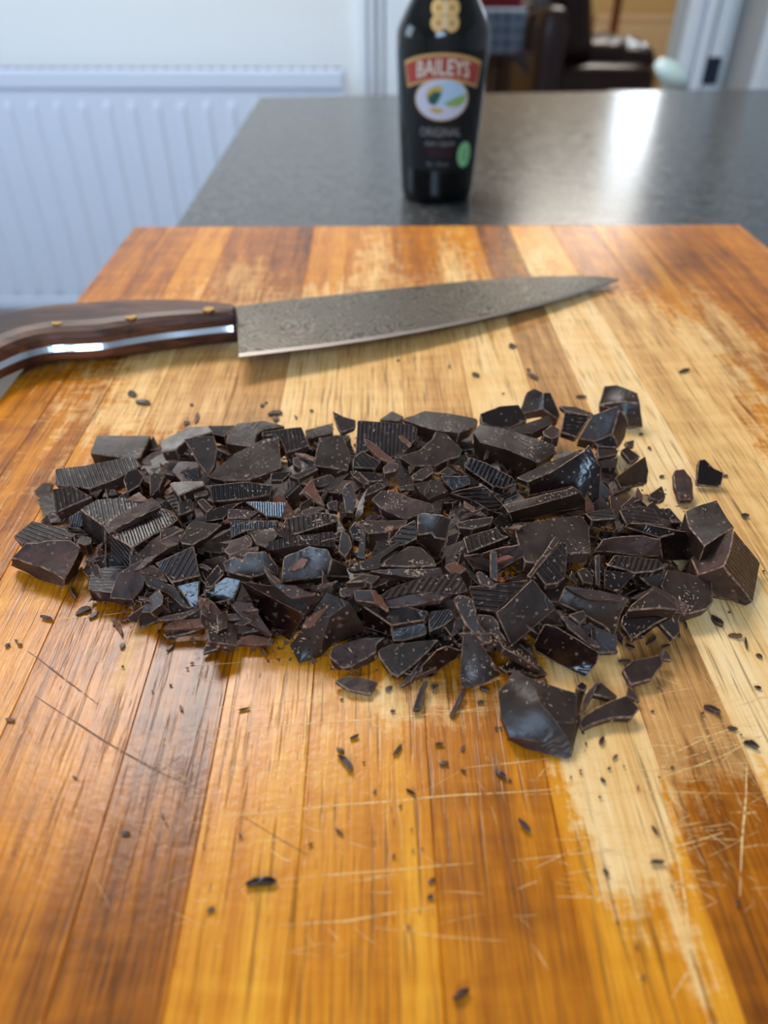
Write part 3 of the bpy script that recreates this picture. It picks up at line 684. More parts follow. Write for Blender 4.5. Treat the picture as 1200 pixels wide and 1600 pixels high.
# ------------------------------------------------------------------ chocolate
GUARD = CAM
def solid(name, verts, faces, thick, mats, amp, seed, ridge=None, fine=.0028, bevw=.00042, lay=None):
    """closed broken piece: the given upper faces, fractured sides, an underside; returns a top-level object"""
    rnd = random.Random(seed); floor_ = ZB + .0003
    verts = [Vector((v.x, v.y, max(v.z, floor_ + .0006))) for v in verts]
    c = sum(verts, Vector())/len(verts)
    bm = bmesh.new(); bv = [bm.verts.new(v) for v in verts]
    N = Vector()
    for f in faces:
        fc = bm.faces.new([bv[i] for i in f]); fc.normal_update()
        if fc.normal.dot(GUARD - c) < 0: fc.normal_flip()
        N += fc.normal*fc.calc_area()
    N.normalize()
    if ridge is not None:
        lay_dir = (lay or N).cross(ridge).normalized()
    be = [e for e in bm.edges if e.is_boundary]
    r = bmesh.ops.extrude_edge_only(bm, edges=be); nv = [g for g in r['geom'] if isinstance(g, bmesh.types.BMVert)]
    down = (-N*.8 + Vector((0, 0, -1))).normalized()
    sh = rnd.uniform(.03, .10)
    for v in nv:
        v.co += down*thick*rnd.uniform(.85, 1.1); v.co += (Vector((c.x, c.y, v.co.z)) - v.co)*sh*rnd.uniform(.5, 1.5)
        if v.co.z < floor_: v.co.z = floor_
    bmesh.ops.holes_fill(bm, edges=[e for e in bm.edges if e.is_boundary], sides=0)
    bmesh.ops.recalc_face_normals(bm, faces=bm.faces)
    for e in bm.edges: e.seam = True
    bmesh.ops.triangulate(bm, faces=bm.faces[:])
    for _ in range(3):
        es = [e for e in bm.edges if e.calc_length() > fine*1.5]
        if not es or len(bm.faces) > 1500: break
        bmesh.ops.subdivide_edges(bm, edges=es, cuts=1); bmesh.ops.triangulate(bm, faces=bm.faces[:])
    loose = [v for v in bm.verts if not any(e.seam for e in v.link_edges)]
    for _ in range(8):
        if loose: bmesh.ops.smooth_vert(bm, verts=loose, factor=.5, use_axis_x=True, use_axis_y=True, use_axis_z=True)
    off = Vector((rnd.uniform(0, 50), rnd.uniform(0, 50), rnd.uniform(0, 50)))
    for v in bm.verts:
        d = noise.noise_vector((v.co + off)*70)*(amp*1.6+.0002)*min(1, thick/.004) + noise.noise_vector((v.co + off)*500)*amp*.5
        if any(e.seam for e in v.link_edges): d = d + noise.noise_vector((v.co + off)*1400)*(amp*.4 + .00012)
        v.co += d
        if v.co.z < ZB + .00015: v.co.z = ZB + .00015
    se = [e for e in bm.edges if e.seam and len(e.link_faces) == 2 and e.calc_face_angle(0) > .25]
    try: bmesh.ops.bevel(bm, geom=se, offset=bevw, offset_type='OFFSET', segments=1, affect='EDGES', clamp_overlap=True, material=1)
    except Exception: pass
    if amp < .0004:
        for f in bm.faces: f.smooth = True
        for e in bm.edges: e.smooth = len(e.link_faces) == 2 and e.calc_face_angle(0) < .5
    base = Vector((c.x, c.y, min(v.co.z for v in bm.verts)))
    if rnd.random() < .45 and thick > .002:
        for f in bm.faces:
            if f.material_index == 0 and f.normal.dot(N) < .55: f.material_index = 2
        mats = list(mats) + [M['rough']]
    me = bpy.data.meshes.new(name)
    if ridge is not None: vals = [v.co.dot(lay_dir) for v in bm.verts]
    for v in bm.verts: v.co -= base
    bm.to_mesh(me); bm.free()
    if ridge is not None: me.attributes.new('ridge', 'FLOAT', 'POINT').data.foreach_set('value', vals)
    return link(name, me, mats, None, base)
CR = {'A': (0,640,4), 'B': (250,620,4), 'C': (500,620,4), 'D': (750,580,4), 'E': (900,700,4), 'F': (180,830,4), 'G': (430,830,4), 'H': (700,830,1200/360), 'P': (0,0,1)}
def px(c, p): o = CR[c]; return (o[0] + p[0]/o[2], o[1] + p[1]/o[2])
def surf(x, y):                                # height of the heap, in metres, around an image spot
    u = (x-600)/560; v = (y-850)/(215 if y < 850 else 235); return .006 + .019*max(0, 1 - u*u - v*v)
MATS = {'s': 'choc', 'r': 'ridge', 'R': 'ridgegloss', 'g': 'gloss', 'b': 'rough', 'o': 'brown'}
AMP = {'s': .00014, 'r': .00012, 'R': .00004, 'g': .00008, 'b': .00055, 'o': .0004}
count = 0; POLYS = []; ANCH = []
def P(crop, kind, pts, tilt, label, z=None, th=.0055, tx=0.0, dir_=90, cat='chocolate piece', name=None, group=None):
    """one broken piece whose upper face is tilted by `tilt` towards the viewer; z in mm at its centre"""
    global count; count += 1
    q = [px(crop, p_) for p_ in pts]; cx = sum(a for a, b in q)/len(q); cy = sum(b for a, b in q)/len(q)
    zz = surf(cx, cy) if z is None else z/1000
    POLYS.append((q, zz - th))
    p0 = at(cx, cy, zz); n = Vector((tx, -tilt, 1)).normalized()
    vs = [on_plane(a, b, p0, n) for a, b in q]
    rd = None
    if kind in 'rR':
        a = R(dir_); p1 = on_plane(cx + 10*math.cos(a), cy + 10*math.sin(a), p0, n); rd = (p1 - p0).normalized()
    if name is None: name = {'s': 'chocolate_shard', 'r': 'ridged_chocolate_chunk', 'R': 'ridged_chocolate_chunk', 'g': 'chocolate_chunk', 'b': 'crumbly_chocolate_piece', 'o': 'chocolate_shaving'}[kind]
    o = solid(name, vs, [list(range(len(vs)))], th, [M[MATS[kind]], M['edge']], AMP[kind], count*13, rd)
    ANCH.append((cx, cy, label)); return tag(o, label, cat, group)
def MF(crop, kind, vs, faces, label, th=.006, dir_=None, cat='chocolate piece', name='chocolate_chunk'):
    """one multi-facet piece: every corner with its own height in mm"""
    global count; count += 1
    q = [at(*px(crop, v[:2]), v[2]/1000) for v in vs]; rd = None
    for f in faces: POLYS.append(([px(crop, vs[i][:2]) for i in f], sum(vs[i][2] for i in f)/len(f)/1000 - th))
    lay = None
    if isinstance(dir_, tuple):
        i, j, k = dir_; rd = (q[j]-q[i]).normalized(); lay = (q[j]-q[i]).cross(q[k]-q[i]).normalized()
    elif kind == 'r':
        cx = sum(px(crop, v[:2])[0] for v in vs)/len(vs); cy = sum(px(crop, v[:2])[1] for v in vs)/len(vs); a = R(dir_)
        rd = (at(cx + 10*math.cos(a), cy + 10*math.sin(a), .01) - at(cx, cy, .01)).normalized()
    o = solid(name, q, faces, th, [M[MATS[kind]], M['edge']], AMP[kind], count*13, rd, lay=lay)
    ANCH.append((sum(px(crop, v[:2])[0] for v in vs)/len(vs), sum(px(crop, v[:2])[1] for v in vs)/len(vs), label)); return tag(o, label, cat)
# --- left part of the heap
P('A','s',[(600,162),(940,158),(882,300),(860,312),(560,268)],.0,'flat square chocolate chunk at the back left corner of the heap',9,.008)
P('A','r',[(345,365),(500,352),(830,288),(885,345),(800,390),(700,440),(560,490),(340,470)],.3,'long ridged bar lying in front of the flat back-left square',12,.007,dir_=70)
P('A','r',[(315,495),(450,470),(580,545),(450,595),(342,640)],.55,'small grooved tile at the left tip of the heap',10,.005,dir_=80)
MF('A','r',[(500,620,14),(610,560,15),(770,545,16),(900,600,16),(660,735,15),(645,890,1),(520,760,2)],[[0,1,2,3,4],[0,4,5,6]],'thick ridged chunk at the left edge, behind its twin with scraped end',.008,80,name='ridged_chocolate_chunk')
MF('A','r',[(680,770,18),(1000,610,19),(1115,680,19),(1080,710,18),(820,860,18),(815,1000,5),(690,950,3)],[[0,1,2,3,4],[0,4,5,6]],'second thick ridged chunk at the left edge, nearer the viewer',.008,75,name='ridged_chocolate_chunk')
P('A','b',[(645,745),(700,690),(960,548),(1010,600),(850,680),(680,775)],.3,'pale scraped ridge strip between the two thick left chunks',21,.003)
P('A','b',[(800,900),(1090,728),(1145,752),(1110,840),(900,960),(850,1022),(812,985)],.5,'slanting slab with pale rim below the left ridged chunk',14,.004)
P('A','r',[(80,790),(200,690),(400,740),(458,790),(440,815),(130,832)],.25,'pale-lined ridged piece lying apart at far left, behind its neighbour',8,.006,dir_=20)
MF('A','b',[(60,935,9),(160,832,13),(300,820,14),(440,822,14),(500,868,12),(395,1060,8),(240,975,9),(60,985,3),(220,1060,1),(400,1110,1),(470,1040,2),(495,950,4)],[[0,1,2,3,4,5,6],[0,6,5,9,8,7],[5,4,11,10,9]],'chunky broken piece lying apart at the far left front',.006)
P('A','b',[(210,505),(270,452),(330,450),(312,550),(262,560)],.4,'tiny dark bit poking out at the far left tip of the heap',4,.003)
P('A','s',[(245,695),(300,645),(322,720)],.5,'tiny flake behind the piece with pale lines at far left',4,.0025)
P('A','s',[(550,520),(640,490),(600,548)],.5,'small shard between the grooved tile and the thick left chunks',8,.003)
P('A','s',[(632,545),(650,512),(705,490),(738,525)],.4,'small triangular bit under the long ridged bar',9,.003)
P('A','g',[(790,385),(860,368),(895,420),(870,470),(790,520),(768,440)],.5,'rounded glossy lump at the end of the long ridged bar',15,.006)
P('A','o',[(775,565),(870,510),(932,570),(800,572)],.3,'reddish brown thin curl above the second thick left chunk',17,.0012)
P('A','s',[(932,415),(960,388),(1035,402),(995,490),(935,545)],.6,'upright dark end piece right of the rounded lump',15,.004)
# --- back left and middle
P('B','s',[(0,272),(180,185),(300,178),(335,218),(165,268),(100,330),(10,345)],.25,'broad slab at the back of the heap behind the dark triangle',15,.006)
P('B','s',[(150,262),(230,245),(340,245),(362,330),(342,430),(300,500),(230,400),(190,322)],.8,'tall dark triangle leaning near the back left of the heap',18,.004)
P('B','g',[(290,178),(470,176),(405,245),(330,232)],.0,'low flat chunk at the back edge between two taller pieces',10,.006)
P('B','s',[(420,232),(480,160),(650,145),(785,182),(645,200),(600,240),(585,312),(410,292)],.35,'wide back chunk with three pale chips on top',15,.007)
P('B','r',[(640,212),(880,182),(932,300),(785,350),(755,262),(720,232),(640,242)],.7,'ridged tile tipped forward beside the big curved shard',17,.005,dir_=80)
P('B','s',[(300,500),(350,440),(470,350),(640,262),(742,235),(758,440),(680,472),(560,517),(400,522)],.45,'big smooth fan-shaped shard in the left back of the heap',None,.004)
P('B','s',[(905,202),(1080,160),(1082,222),(980,242),(930,262)],.35,'narrow dark chunk at the back edge behind the faceted shard',12,.006)
P('C','s',[(75,85),(150,120),(225,142),(222,190),(130,222),(100,172)],.8,'pointed shard sticking up at the middle of the back edge',17,.003)
P('B','s',[(1000,252),(1100,235),(1142,246),(1192,370),(1172,460),(960,432),(975,330)],.6,'smooth faceted shard right of the ridged tile at back',None,.006)
P('B','R',[(300,552),(540,526),(705,550),(690,612),(520,642),(332,655)],.9,'dark ridged bar just above the brightest blue-lit facet',None,.005,dir_=85)
P('B','R',[(528,650),(792,656),(765,755),(660,748)],1.45,'small grooved facet shining pale blue in the left middle',None,.004,dir_=88)
P('B','s',[(60,542),(90,530),(272,520),(282,546),(150,600),(120,622)],.2,'dark block with a pale chip on it, left of the ridged bar',22,.006)
P('B','s',[(110,642),(192,630),(212,700),(112,742)],.5,'small block under the dark one with the pale chip',17,.006)
P('B','s',[(208,602),(290,580),(303,612),(212,632)],.5,'little flat block left of the ridged bar end',20,.003)
P('B','s',[(228,652),(270,630),(332,690),(290,722)],.6,'stubby upright block left of the curled dark flake',21,.005)
P('B','g',[(290,722),(380,682),(532,650),(480,672),(392,760),(280,782)],.5,'curled dark flake sweeping under the blue-lit facet',None,.002)
P('B','b',[(430,700),(622,715),(560,762),(420,762)],.5,'crumbly ledge below the curled dark flake',None,.003)
P('B','r',[(440,770),(742,770),(722,832),(540,834),(440,882)],1.1,'shadowed wall of fine ridges below the blue-lit facet',18,.006)
P('B','r',[(738,872),(790,760),(1010,710),(1112,745),(1112,772),(850,862)],.45,'ridged chunk in the left centre with straight pale lower edge',None,.007,dir_=85)
P('B','r',[(678,902),(830,870),(1080,840),(1102,872),(1090,932),(850,926),(680,962)],.8,'long ridged bar below the other ridged chunk, left centre',None,.006,dir_=88)
P('B','s',[(540,842),(730,810),(742,850),(670,942),(600,920),(570,862)],.35,'plain brownish tile left of the two ridged centre chunks',None,.005)
P('B','b',[(380,962),(440,900),(550,866),(582,902),(570,932),(430,992)],.35,'rounded crumbly slab left of the plain brownish tile',None,.005)
P('B','b',[(440,982),(520,945),(622,930),(620,950),(532,1022),(440,1002)],.5,'lower of two crumbly slabs above the notched plate',None,.004)
P('B','s',[(120,892),(180,790),(215,775),(392,796),(300,872),(200,925),(130,912)],.5,'lobed shard right of the thick left chunks',None,.003)
P('B','b',[(820,382),(862,370),(872,450),(822,422)],.6,'small crumb cluster beside the faceted shard at back',None,.004)
P('B','o',[(840,346),(905,350),(982,382),(962,396),(840,362)],.4,'thin wavy sliver in front of the faceted shard',22,.0012)
P('B','s',[(800,492),(960,435),(992,452),(862,512)],.6,'narrow shard just under the faceted shard',None,.003)
P('B','s',[(880,542),(1062,475),(1122,530),(1000,560),(950,562)],.7,'bent plate behind the spiky pale shavings',None,.003)
P('B','o',[(862,612),(950,512),(962,562),(1032,692),(962,652),(900,602)],.6,'spiky pale brown shaving near the centre left',None,.002)
P('B','g',[(690,472),(830,460),(765,522),(690,522)],.5,'dark reddish glossy bit in front of the big fan-shaped shard',None,.003)
P('B','s',[(0,832),(100,800),(142,832),(0,902)],.5,'slab with pale rim, right behind the second thick left chunk',None,.004)
P('B','s',[(0,692),(50,700),(112,752),(0,802)],.35,'flat slab with pale edge left of the lobed shard',None,.004)
P('B','b',[(880,702),(1000,680),(1042,700),(980,722),(890,732)],.5,'small crumbly strip above the ridged chunk in left centre',None,.003)
P('B','s',[(1040,662),(1112,640),(1112,712),(1052,702)],.7,'small dark tile right of the spiky shaving',None,.003)
# --- centre and back centre
P('C','r',[(235,146),(560,166),(612,192),(600,262),(540,330),(500,362),(430,382),(330,320),(222,370),(226,250)],.75,'big upright ridged tile at the back centre of the heap',None,.007,dir_=93)
P('C','o',[(270,252),(322,272),(440,372),(482,402),(430,404),(370,382),(290,302)],.8,'brown-rimmed thin shard leaning on the big ridged tile',26,.0015)
P('C','r',[(210,382),(262,330),(380,402),(342,450),(202,442)],.9,'shadowed ridged piece at the foot of the big ridged tile',18,.004,dir_=50)
P('C','o',[(485,242),(520,240),(577,296),(560,310),(500,268)],.5,'pale little chip lying on the big ridged tile',27,.0015)
P('C','s',[(490,372),(620,330),(700,262),(722,215),(790,226),(892,332),(870,372),(800,390),(720,432),(580,432)],.5,'domed smooth chunk right of the big ridged tile',None,.006)
P('C','s',[(510,132),(650,85),(790,100),(985,136),(962,182),(870,222),(730,206),(620,176)],.1,'wide flat slab at the back centre with reddish scrapes',18,.007)
P('C','s',[(370,142),(450,85),(522,122),(500,152)],.3,'small dark lump behind the big ridged tile',12,.007)
P('D','g',[(0,262),(120,215),(242,206),(300,302),(190,357),(100,352),(10,322)],.7,'dark glossy plate at the back, right of the wide flat slab',15,.005)
MF('D','s',[(-45,385,19),(0,330,20),(180,365,21),(460,460,21),(472,512,19),(362,572,19),(180,490,20),(0,442,20),(350,600,10),(250,632,9),(0,540,10),(-40,480,11)],[[0,1,2,3,4,5,6,7],[0,7,6,5,8,9,10,11]],'large slab with dark front face near the back right',.006)
P('C','R',[(898,432),(932,372),(1040,410),(1202,502),(1232,542),(1150,572),(1080,562)],1.35,'slanting grooved strip with blue glints right of the centre back',None,.004,dir_=115)
P('C','s',[(570,492),(640,440),(702,430),(712,472),(640,522),(580,522)],.5,'small smooth tile under the domed chunk',None,.004)
P('C','s',[(740,472),(800,430),(862,470),(802,492)],.5,'small dark wedge left of the grooved strip',None,.004)
P('C','g',[(750,490),(932,490),(942,540),(830,582),(770,522)],1.35,'smooth bluish plate in front of the grooved strip',None,.004)
P('C','s',[(590,542),(730,520),(802,592),(740,612),(682,642),(622,592)],.6,'rounded dark plate in the very centre behind the crumbly bar',None,.004)
MF('C','r',[(810,602,23),(890,572,25),(1030,550,26),(1082,602,24),(1180,712,17),(1180,752,13),(1050,702,18),(950,642,20)],[[0,1,2,3,4,5,6,7]],'dark domed chunk with slanting grooves right of centre',.006,160,name='ridged_chocolate_chunk')
P('C','b',[(330,642),(400,590),(520,610),(700,672),(712,722),(600,742),(540,762),(380,692)],.5,'crumbly bar dusted with pale crumbs in the centre',None,.006)
P('C','s',[(200,782),(300,770),(552,770),(530,802),(440,842),(300,852),(270,812)],.35,'long flat plate in front of the crumbly centre bar',None,.005)
P('C','r',[(430,902),(500,812),(600,757),(612,880),(530,922),(430,942)],.9,'dark grooved face just left of the bright square-topped chunk',None,.005,dir_=5)
MF('C','s',[(610,742,28),(640,725,29),(770,740,29),(822,762,27),(790,892,21),(720,882,23),(700,852,24),(610,862,24),(740,1022,13),(700,1002,14),(640,922,18),(585,912,19)],[[0,1,2,3,4,5,6,7],[7,6,5,4,8,9,10,11]],'bright square-topped chunk in the centre of the heap',.006)
P('C','s',[(360,1052),(480,970),(560,925),(632,930),(712,1002),(732,1052),(540,1062)],.4,'half-round plate just below the centre',None,.004)
P('C','b',[(330,1082),(500,1065),(740,1055),(762,1082),(740,1110),(600,1122),(430,1107)],1.0,'spindle-shaped rough splinter below the half-round plate',None,.004)
P('C','s',[(170,1072),(340,992),(490,905),(502,920),(380,1012),(372,1072),(200,1087)],.7,'long thin blade-like shard left of the half-round plate',None,.002)
P('C','s',[(230,1002),(260,840),(287,850),(280,1012)],.9,'thin upright splinter in the left centre',None,.002)
P('C','s',[(110,962),(130,830),(182,862),(202,932),(160,1002)],.8,'dark upright shard at the right end of the ridged bar',None,.003)
P('C','g',[(180,822),(220,780),(292,842),(260,902),(200,882)],.9,'bluish-black lump left of the long flat plate',None,.005)
P('C','o',[(775,1052),(850,1025),(927,1070),(880,1102),(820,1107)],.5,'orange-brown flake right of the half-round plate',None,.0015)
P('C','r',[(890,872),(1100,812),(1132,862),(1182,872),(970,952),(920,972)],.4,'crumb-covered ridged piece right of the square-topped chunk',None,.005,dir_=75)
P('C','s',[(850,782),(930,760),(1092,740),(1072,790),(950,822),(860,812)],.7,'dark oval plate with brown frilled rim, right of centre',None,.004)
P('C','o',[(900,642),(980,702),(960,717),(900,682)],.5,'small pale chip under the domed grooved chunk',None,.0015)
MF('C','b',[(900,987,23),(1060,957,24),(1240,925,24),(1270,1000,20),(1130,1080,17),(1060,1082,15),(960,1062,17)],[[0,1,2,3,4,5,6]],'slab with crumbly upper rim right of the orange flake',.006)
P('C','s',[(1060,962),(1105,962),(1112,1152),(1060,1122)],1.2,'narrow upright stick in front of the crumbly-rimmed slab',26,.002)
P('C','b',[(965,1102),(1000,1080),(1112,1172),(1070,1192),(1000,1162)],.8,'torn brownish flake below the narrow upright stick',None,.002)
P('C','s',[(480,562),(590,540),(592,582),(500,582)],.5,'small frilled shard left of the rounded dark plate',None,.003)
P('C','s',[(180,460),(232,455),(312,542),(270,547),(200,492)],.7,'short bent shard left of the small frilled shard',None,.003)
P('C','g',[(230,462),(350,470),(402,522),(300,532)],.4,'glossy dark flake under the big ridged tile',None,.003)
P('C','r',[(290,572),(370,530),(412,560),(330,602),(270,622)],.5,'small ridged scrap left of the crumbly centre bar',None,.003,dir_=75)
P('C','b',[(130,582),(190,520),(217,602),(212,722),(150,722)],.9,'upright crumbly block in the left centre',None,.004)
P('C','b',[(390,432),(440,400),(492,412),(482,462),(400,482)],.6,'pale dusty lump at the end of the brown-rimmed shard',24,.004)
# --- right part
MF('D','s',[(240,266,15),(290,130,22),(340,105,24),(395,132,24),(440,132,23),(502,272,14),(490,302,12),(392,235,18)],[[0,1,2,3,7],[3,4,5,6,7]],'peaked chunk at the back edge right of the dark glossy plate',.006)
P('D','s',[(190,362),(430,276),(452,320),(330,387),(250,392)],.4,'flat finger-shaped slab below the peaked chunk',21,.005)
P('D','b',[(390,382),(460,330),(512,362),(505,412),(460,432),(400,412)],.6,'rounded crumbly end beside the finger-shaped slab',20,.006)
P('D','R',[(530,252),(692,277),(602,412),(502,382)],.9,'bluish tile with level grooves near the back right',17,.004,dir_=5)
P('D','s',[(490,212),(600,220),(712,262),(692,277),(530,247)],.1,'thin flat slab on top of the bluish grooved tile',20,.003)
MF('D','s',[(615,422,12),(700,272,20),(862,212,24),(872,235,23),(825,392,14),(720,442,11),(920,302,18),(910,402,10),(875,472,6)],[[0,1,2,3,4,5],[3,6,7,8,4]],'big tilted block at the back right corner of the heap',.007)
P('D','g',[(715,442),(830,397),(867,477),(740,472)],1.1,'dark glossy face under the big tilted back-right block',10,.004)
MF('D','s',[(740,212,8),(775,90,15),(850,85,16),(985,130,16),(1002,200,13),(1017,352,2),(930,352,3),(900,262,9),(880,190,13)],[[0,1,2,3,4,8],[0,8,4,5,6,7]],'stepped block standing highest at the back right corner',.007)
MF('D','g',[(310,682,20),(420,640,22),(650,492,29),(682,452,31),(742,572,26),(762,602,24),(752,802,13),(690,842,11),(620,752,16),(570,722,17),(300,782,14)],[[0,1,2,3,4,5,6,7,8,9,10]],'large curved plate speckled with pale crumbs in the right back',.005)
P('D','s',[(228,662),(430,562),(640,480),(642,500),(420,637),(302,692)],.1,'narrow brownish top of the slab behind the speckled plate',23,.003)
MF('D','s',[(140,832,24),(590,720,25),(622,757,24),(180,882,24),(655,802,18),(640,852,14),(200,942,14)],[[0,1,2,3],[3,2,4,5,6]],'straight bar with pale lower edge in the right centre',.006)
P('D','s',[(200,952),(330,940),(480,912),(640,896),(692,962),(690,1132),(540,1137),(370,1202),(280,1192),(232,1062)],.3,'large flat smooth tile with two curved cracks, right centre',None,.006)
MF('D','s',[(845,662,11),(1040,527,16),(1062,622,10),(1050,702,5),(880,727,4)],[[0,1,2,3,4]],'pointed wing-like shard at the right edge of the heap',.003)
P('D','s',[(730,482),(870,490),(862,522),(740,542)],.5,'reddish dark slab under the tilted back-right block',9,.003)
P('D','s',[(740,557),(862,540),(850,602),(760,602)],.5,'short slab below the reddish dark one at the right back',9,.004)
P('D','s',[(880,492),(920,470),(1002,530),(942,572)],.5,'curved scrap behind the wing-like shard',7,.003)
P('D','b',[(900,442),(970,425),(965,470),(920,472)],.4,'tiny flake at the right back edge of the heap',4,.002)
P('D','o',[(945,802),(985,712),(1022,772),(1010,842),(960,832)],.6,'small brown fin standing below the wing-like shard',9,.0015)
P('D','s',[(1055,767),(1140,715),(1162,790),(1120,812),(1060,792)],.6,'little triangular shard right of the small brown fin',7,.003)
P('D','r',[(865,862),(1000,835),(1082,850),(1152,962),(960,942),(920,972)],.35,'crinkled ridged slab in the right part of the heap',16,.005,dir_=8)
P('D','r',[(650,882),(820,850),(852,922),(700,932)],.3,'crinkled ridged scrap above the large flat tile',None,.004,dir_=8)
P('E','g',[(750,228),(765,72),(810,68),(865,125),(927,152),(905,250)],1.35,'bluish rounded chip lying apart to the right of the heap',7,.004)
P('E','b',[(615,142),(680,130),(727,190),(732,320),(640,332),(615,220)],.4,'small two-toned chip left of the bluish rounded one',6,.004)
MF('E','s',[(680,392,17),(760,360,18),(880,325,17),(990,492,19),(800,612,20),(700,492,17)],[[0,1,2,3,4,5]],'big smooth block behind the grooved one at the far right',.012)
MF('E','r',[(718,690,10),(990,512,21),(965,640,20),(925,735,20),(765,790,12),(1152,715,5),(1110,972,1),(1062,995,1),(870,925,4)],[[0,1,2,3,4],[1,5,6,3,2],[4,3,6,7,8]],'big grooved block at the far right end of the heap',.010,(1,5,6),name='ridged_chocolate_chunk')
MF('E','b',[(110,642,17),(170,572,20),(420,540,21),(528,562,20),(530,682,12),(420,672,14),(200,645,15)],[[0,1,2,3,4,5,6]],'long chunk with frilled brown rim in the right part',.005)
MF('E','g',[(300,492,18),(330,465,20),(440,468,20),(660,518,17),(695,522,16),(732,652,4),(700,702,2),(540,702,2),(520,560,16)],[[0,1,2,3,4,8],[8,4,5,6,7]],'black shiny block beside the big right blocks',.006)
P('E','r',[(190,732),(240,665),(410,680),(520,692),(562,742),(480,772),(370,782)],.45,'crinkled tile with slanting grooves, left of the right end slab',None,.004,dir_=110)
P('E','s',[(370,782),(562,747),(520,872),(460,862)],.9,'smooth side piece under the crinkled tile',10,.004)
P('E','s',[(530,852),(572,755),(700,780),(850,822),(862,962),(820,1002),(670,1042),(700,982),(560,902)],.35,'scuffed flat slab left of the big grooved right-end block',9,.005)
P('E','g',[(180,762),(370,782),(262,902),(180,872)],.7,'dark shard under the crinkled tile',None,.003)
P('E','s',[(118,672),(150,660),(152,862),(125,852)],1.1,'thin upright stick left of the crinkled tile',22,.002)
P('E','b',[(340,942),(480,872),(560,905),(692,992),(662,1032),(500,1012),(370,952)],.4,'faceted chunk near the right front of the heap',12,.006)
P('E','s',[(0,760),(60,740),(110,800),(110,850),(40,840)],.6,'small smooth flake left of the thin upright stick',None,.003)
# --- lower left
P('F','r',[(250,200),(490,90),(527,282),(350,322)],.8,'pyramid-like piece with broad slanting stripes at lower left',None,.004,dir_=120)
P('F','g',[(368,322),(400,290),(527,284),(522,462),(480,482),(430,402)],1.35,'bluish facet below the striped pyramid',10,.004)
P('F','s',[(170,272),(230,280),(370,342),(475,482),(430,477),(330,392),(200,342)],.8,'long dark shard curving along the lower left edge',9,.003)
P('F','b',[(155,217),(200,200),(290,232),(337,312),(250,292),(160,252)],.5,'frilly brown lump on the left of the striped pyramid',13,.003)
MF('F','s',[(670,192,22),(740,155,24),(790,182,23),(820,125,25),(940,120,25),(1027,222,20),(1020,272,18),(930,228,21),(940,262,19),(850,287,18),(770,272,19),(690,252,20)],[list(range(12))],'smooth plate with a bite-like notch in the lower left middle',.005)
P('F','g',[(560,372),(690,282),(790,300),(780,322),(740,422),(600,452),(565,442)],1.35,'bluish curved face below the notched plate',12,.005)
P('F','g',[(560,302),(640,202),(687,262),(602,352),(560,352)],.6,'shiny dark face left of the notched plate',14,.004)
P('F','b',[(925,227),(960,235),(1022,292),(1047,322),(1010,332),(962,292)],.6,'short torn strip hanging from the notched plate',22,.002)
MF('F','g',[(785,310,21),(1180,520,13),(1095,682,1),(930,582,4),(870,452,9),(1000,342,21),(1300,405,19),(1232,482,14)],[[0,1,2,3,4],[0,5,6,7,1]],'dark glossy wedge with pale top edge at the lower middle front',.005)
MF('F','g',[(140,527,5),(200,480,8),(255,472,8),(268,560,3),(165,608,1),(148,592,1)],[[0,1,2,3,4,5]],'small chip with a pale blue shiny face at the lower left corner',.003)
P('F','b',[(260,537),(420,502),(557,465),(490,512),(420,542),(270,562)],.5,'long curved brownish shaving beside the blue-faced chip',8,.0015)
P('F','o',[(300,602),(370,550),(640,543),(657,567),(590,600),(310,613)],.4,'flat brown shard at the lower left front edge',6,.002)
P('F','s',[(290,642),(400,617),(540,610),(450,642),(320,667)],.4,'thin dark splinter under the flat brown shard',3,.0015)
P('F','s',[(540,767),(580,672),(657,600),(645,735)],.5,'small kite-shaped shard pointing down at the lower left front',4,.002)
P('F','b',[(715,457),(760,430),(860,450),(950,602),(980,652),(900,602),(830,562)],.7,'crumbly strip left of the dark glossy wedge',9,.004)
P('F','s',[(690,572),(900,592),(930,610),(790,637),(700,622)],.4,'flat shard below the crumbly strip',6,.003)
P('F','o',[(665,652),(860,650),(992,672),(980,700),(860,712),(680,692)],.4,'layered reddish splinters at the lower front edge',4,.002)
P('F','s',[(270,452),(330,400),(337,490),(280,482)],.5,'tiny triangle above the long curved shaving',7,.003)
P('F','s',[(30,402),(60,332),(112,342),(102,415)],.3,'small square flake left of the long dark shard',3,.002)
P('F','o',[(880,702),(900,700),(952,775),(940,780)],.2,'thin splinter pointing away below the layered ones',2,.001)
P('F','b',[(630,522),(760,505),(802,540),(700,562)],.4,'pale crumbly scrap below the bluish curved face',9,.003)
# --- lower middle
MF('G','s',[(50,162,24),(210,92,26),(330,112,26),(357,167,24),(325,282,18),(40,322,18),(442,212,19),(470,282,13)],[[0,1,2,3,4,5],[3,6,7,4]],'chunk with grey oval sheen on top, left of the lower centre',.005)
MF('G','s',[(225,540,14),(320,385,20),(470,440,18),(560,600,8),(540,632,5),(360,690,5),(290,777,1),(150,822,1),(90,712,3),(345,535,16),(290,700,7)],[[0,1,2,9],[9,2,3,4,5,6,10],[0,9,10,6,7,8]],'big folded piece with blue-grey side at the front left',.005)
P('G','r',[(690,420),(650,405),(740,345),(880,300),(1060,265),(1150,270),(1202,372),(1150,392),(860,382)],.5,'long tile with sharp diagonal grooves in the lower centre',None,.004,dir_=125)
P('G','b',[(480,372),(620,365),(652,412),(700,422),(860,387),(1100,395),(1040,432),(870,462),(700,467),(490,432)],1.0,'rough broken edge strip in front of the diagonal grooves',21,.003)
P('G','b',[(400,352),(560,310),(592,330),(480,392),(420,402)],.6,'rolled brown lip left of the rough edge strip',20,.003)
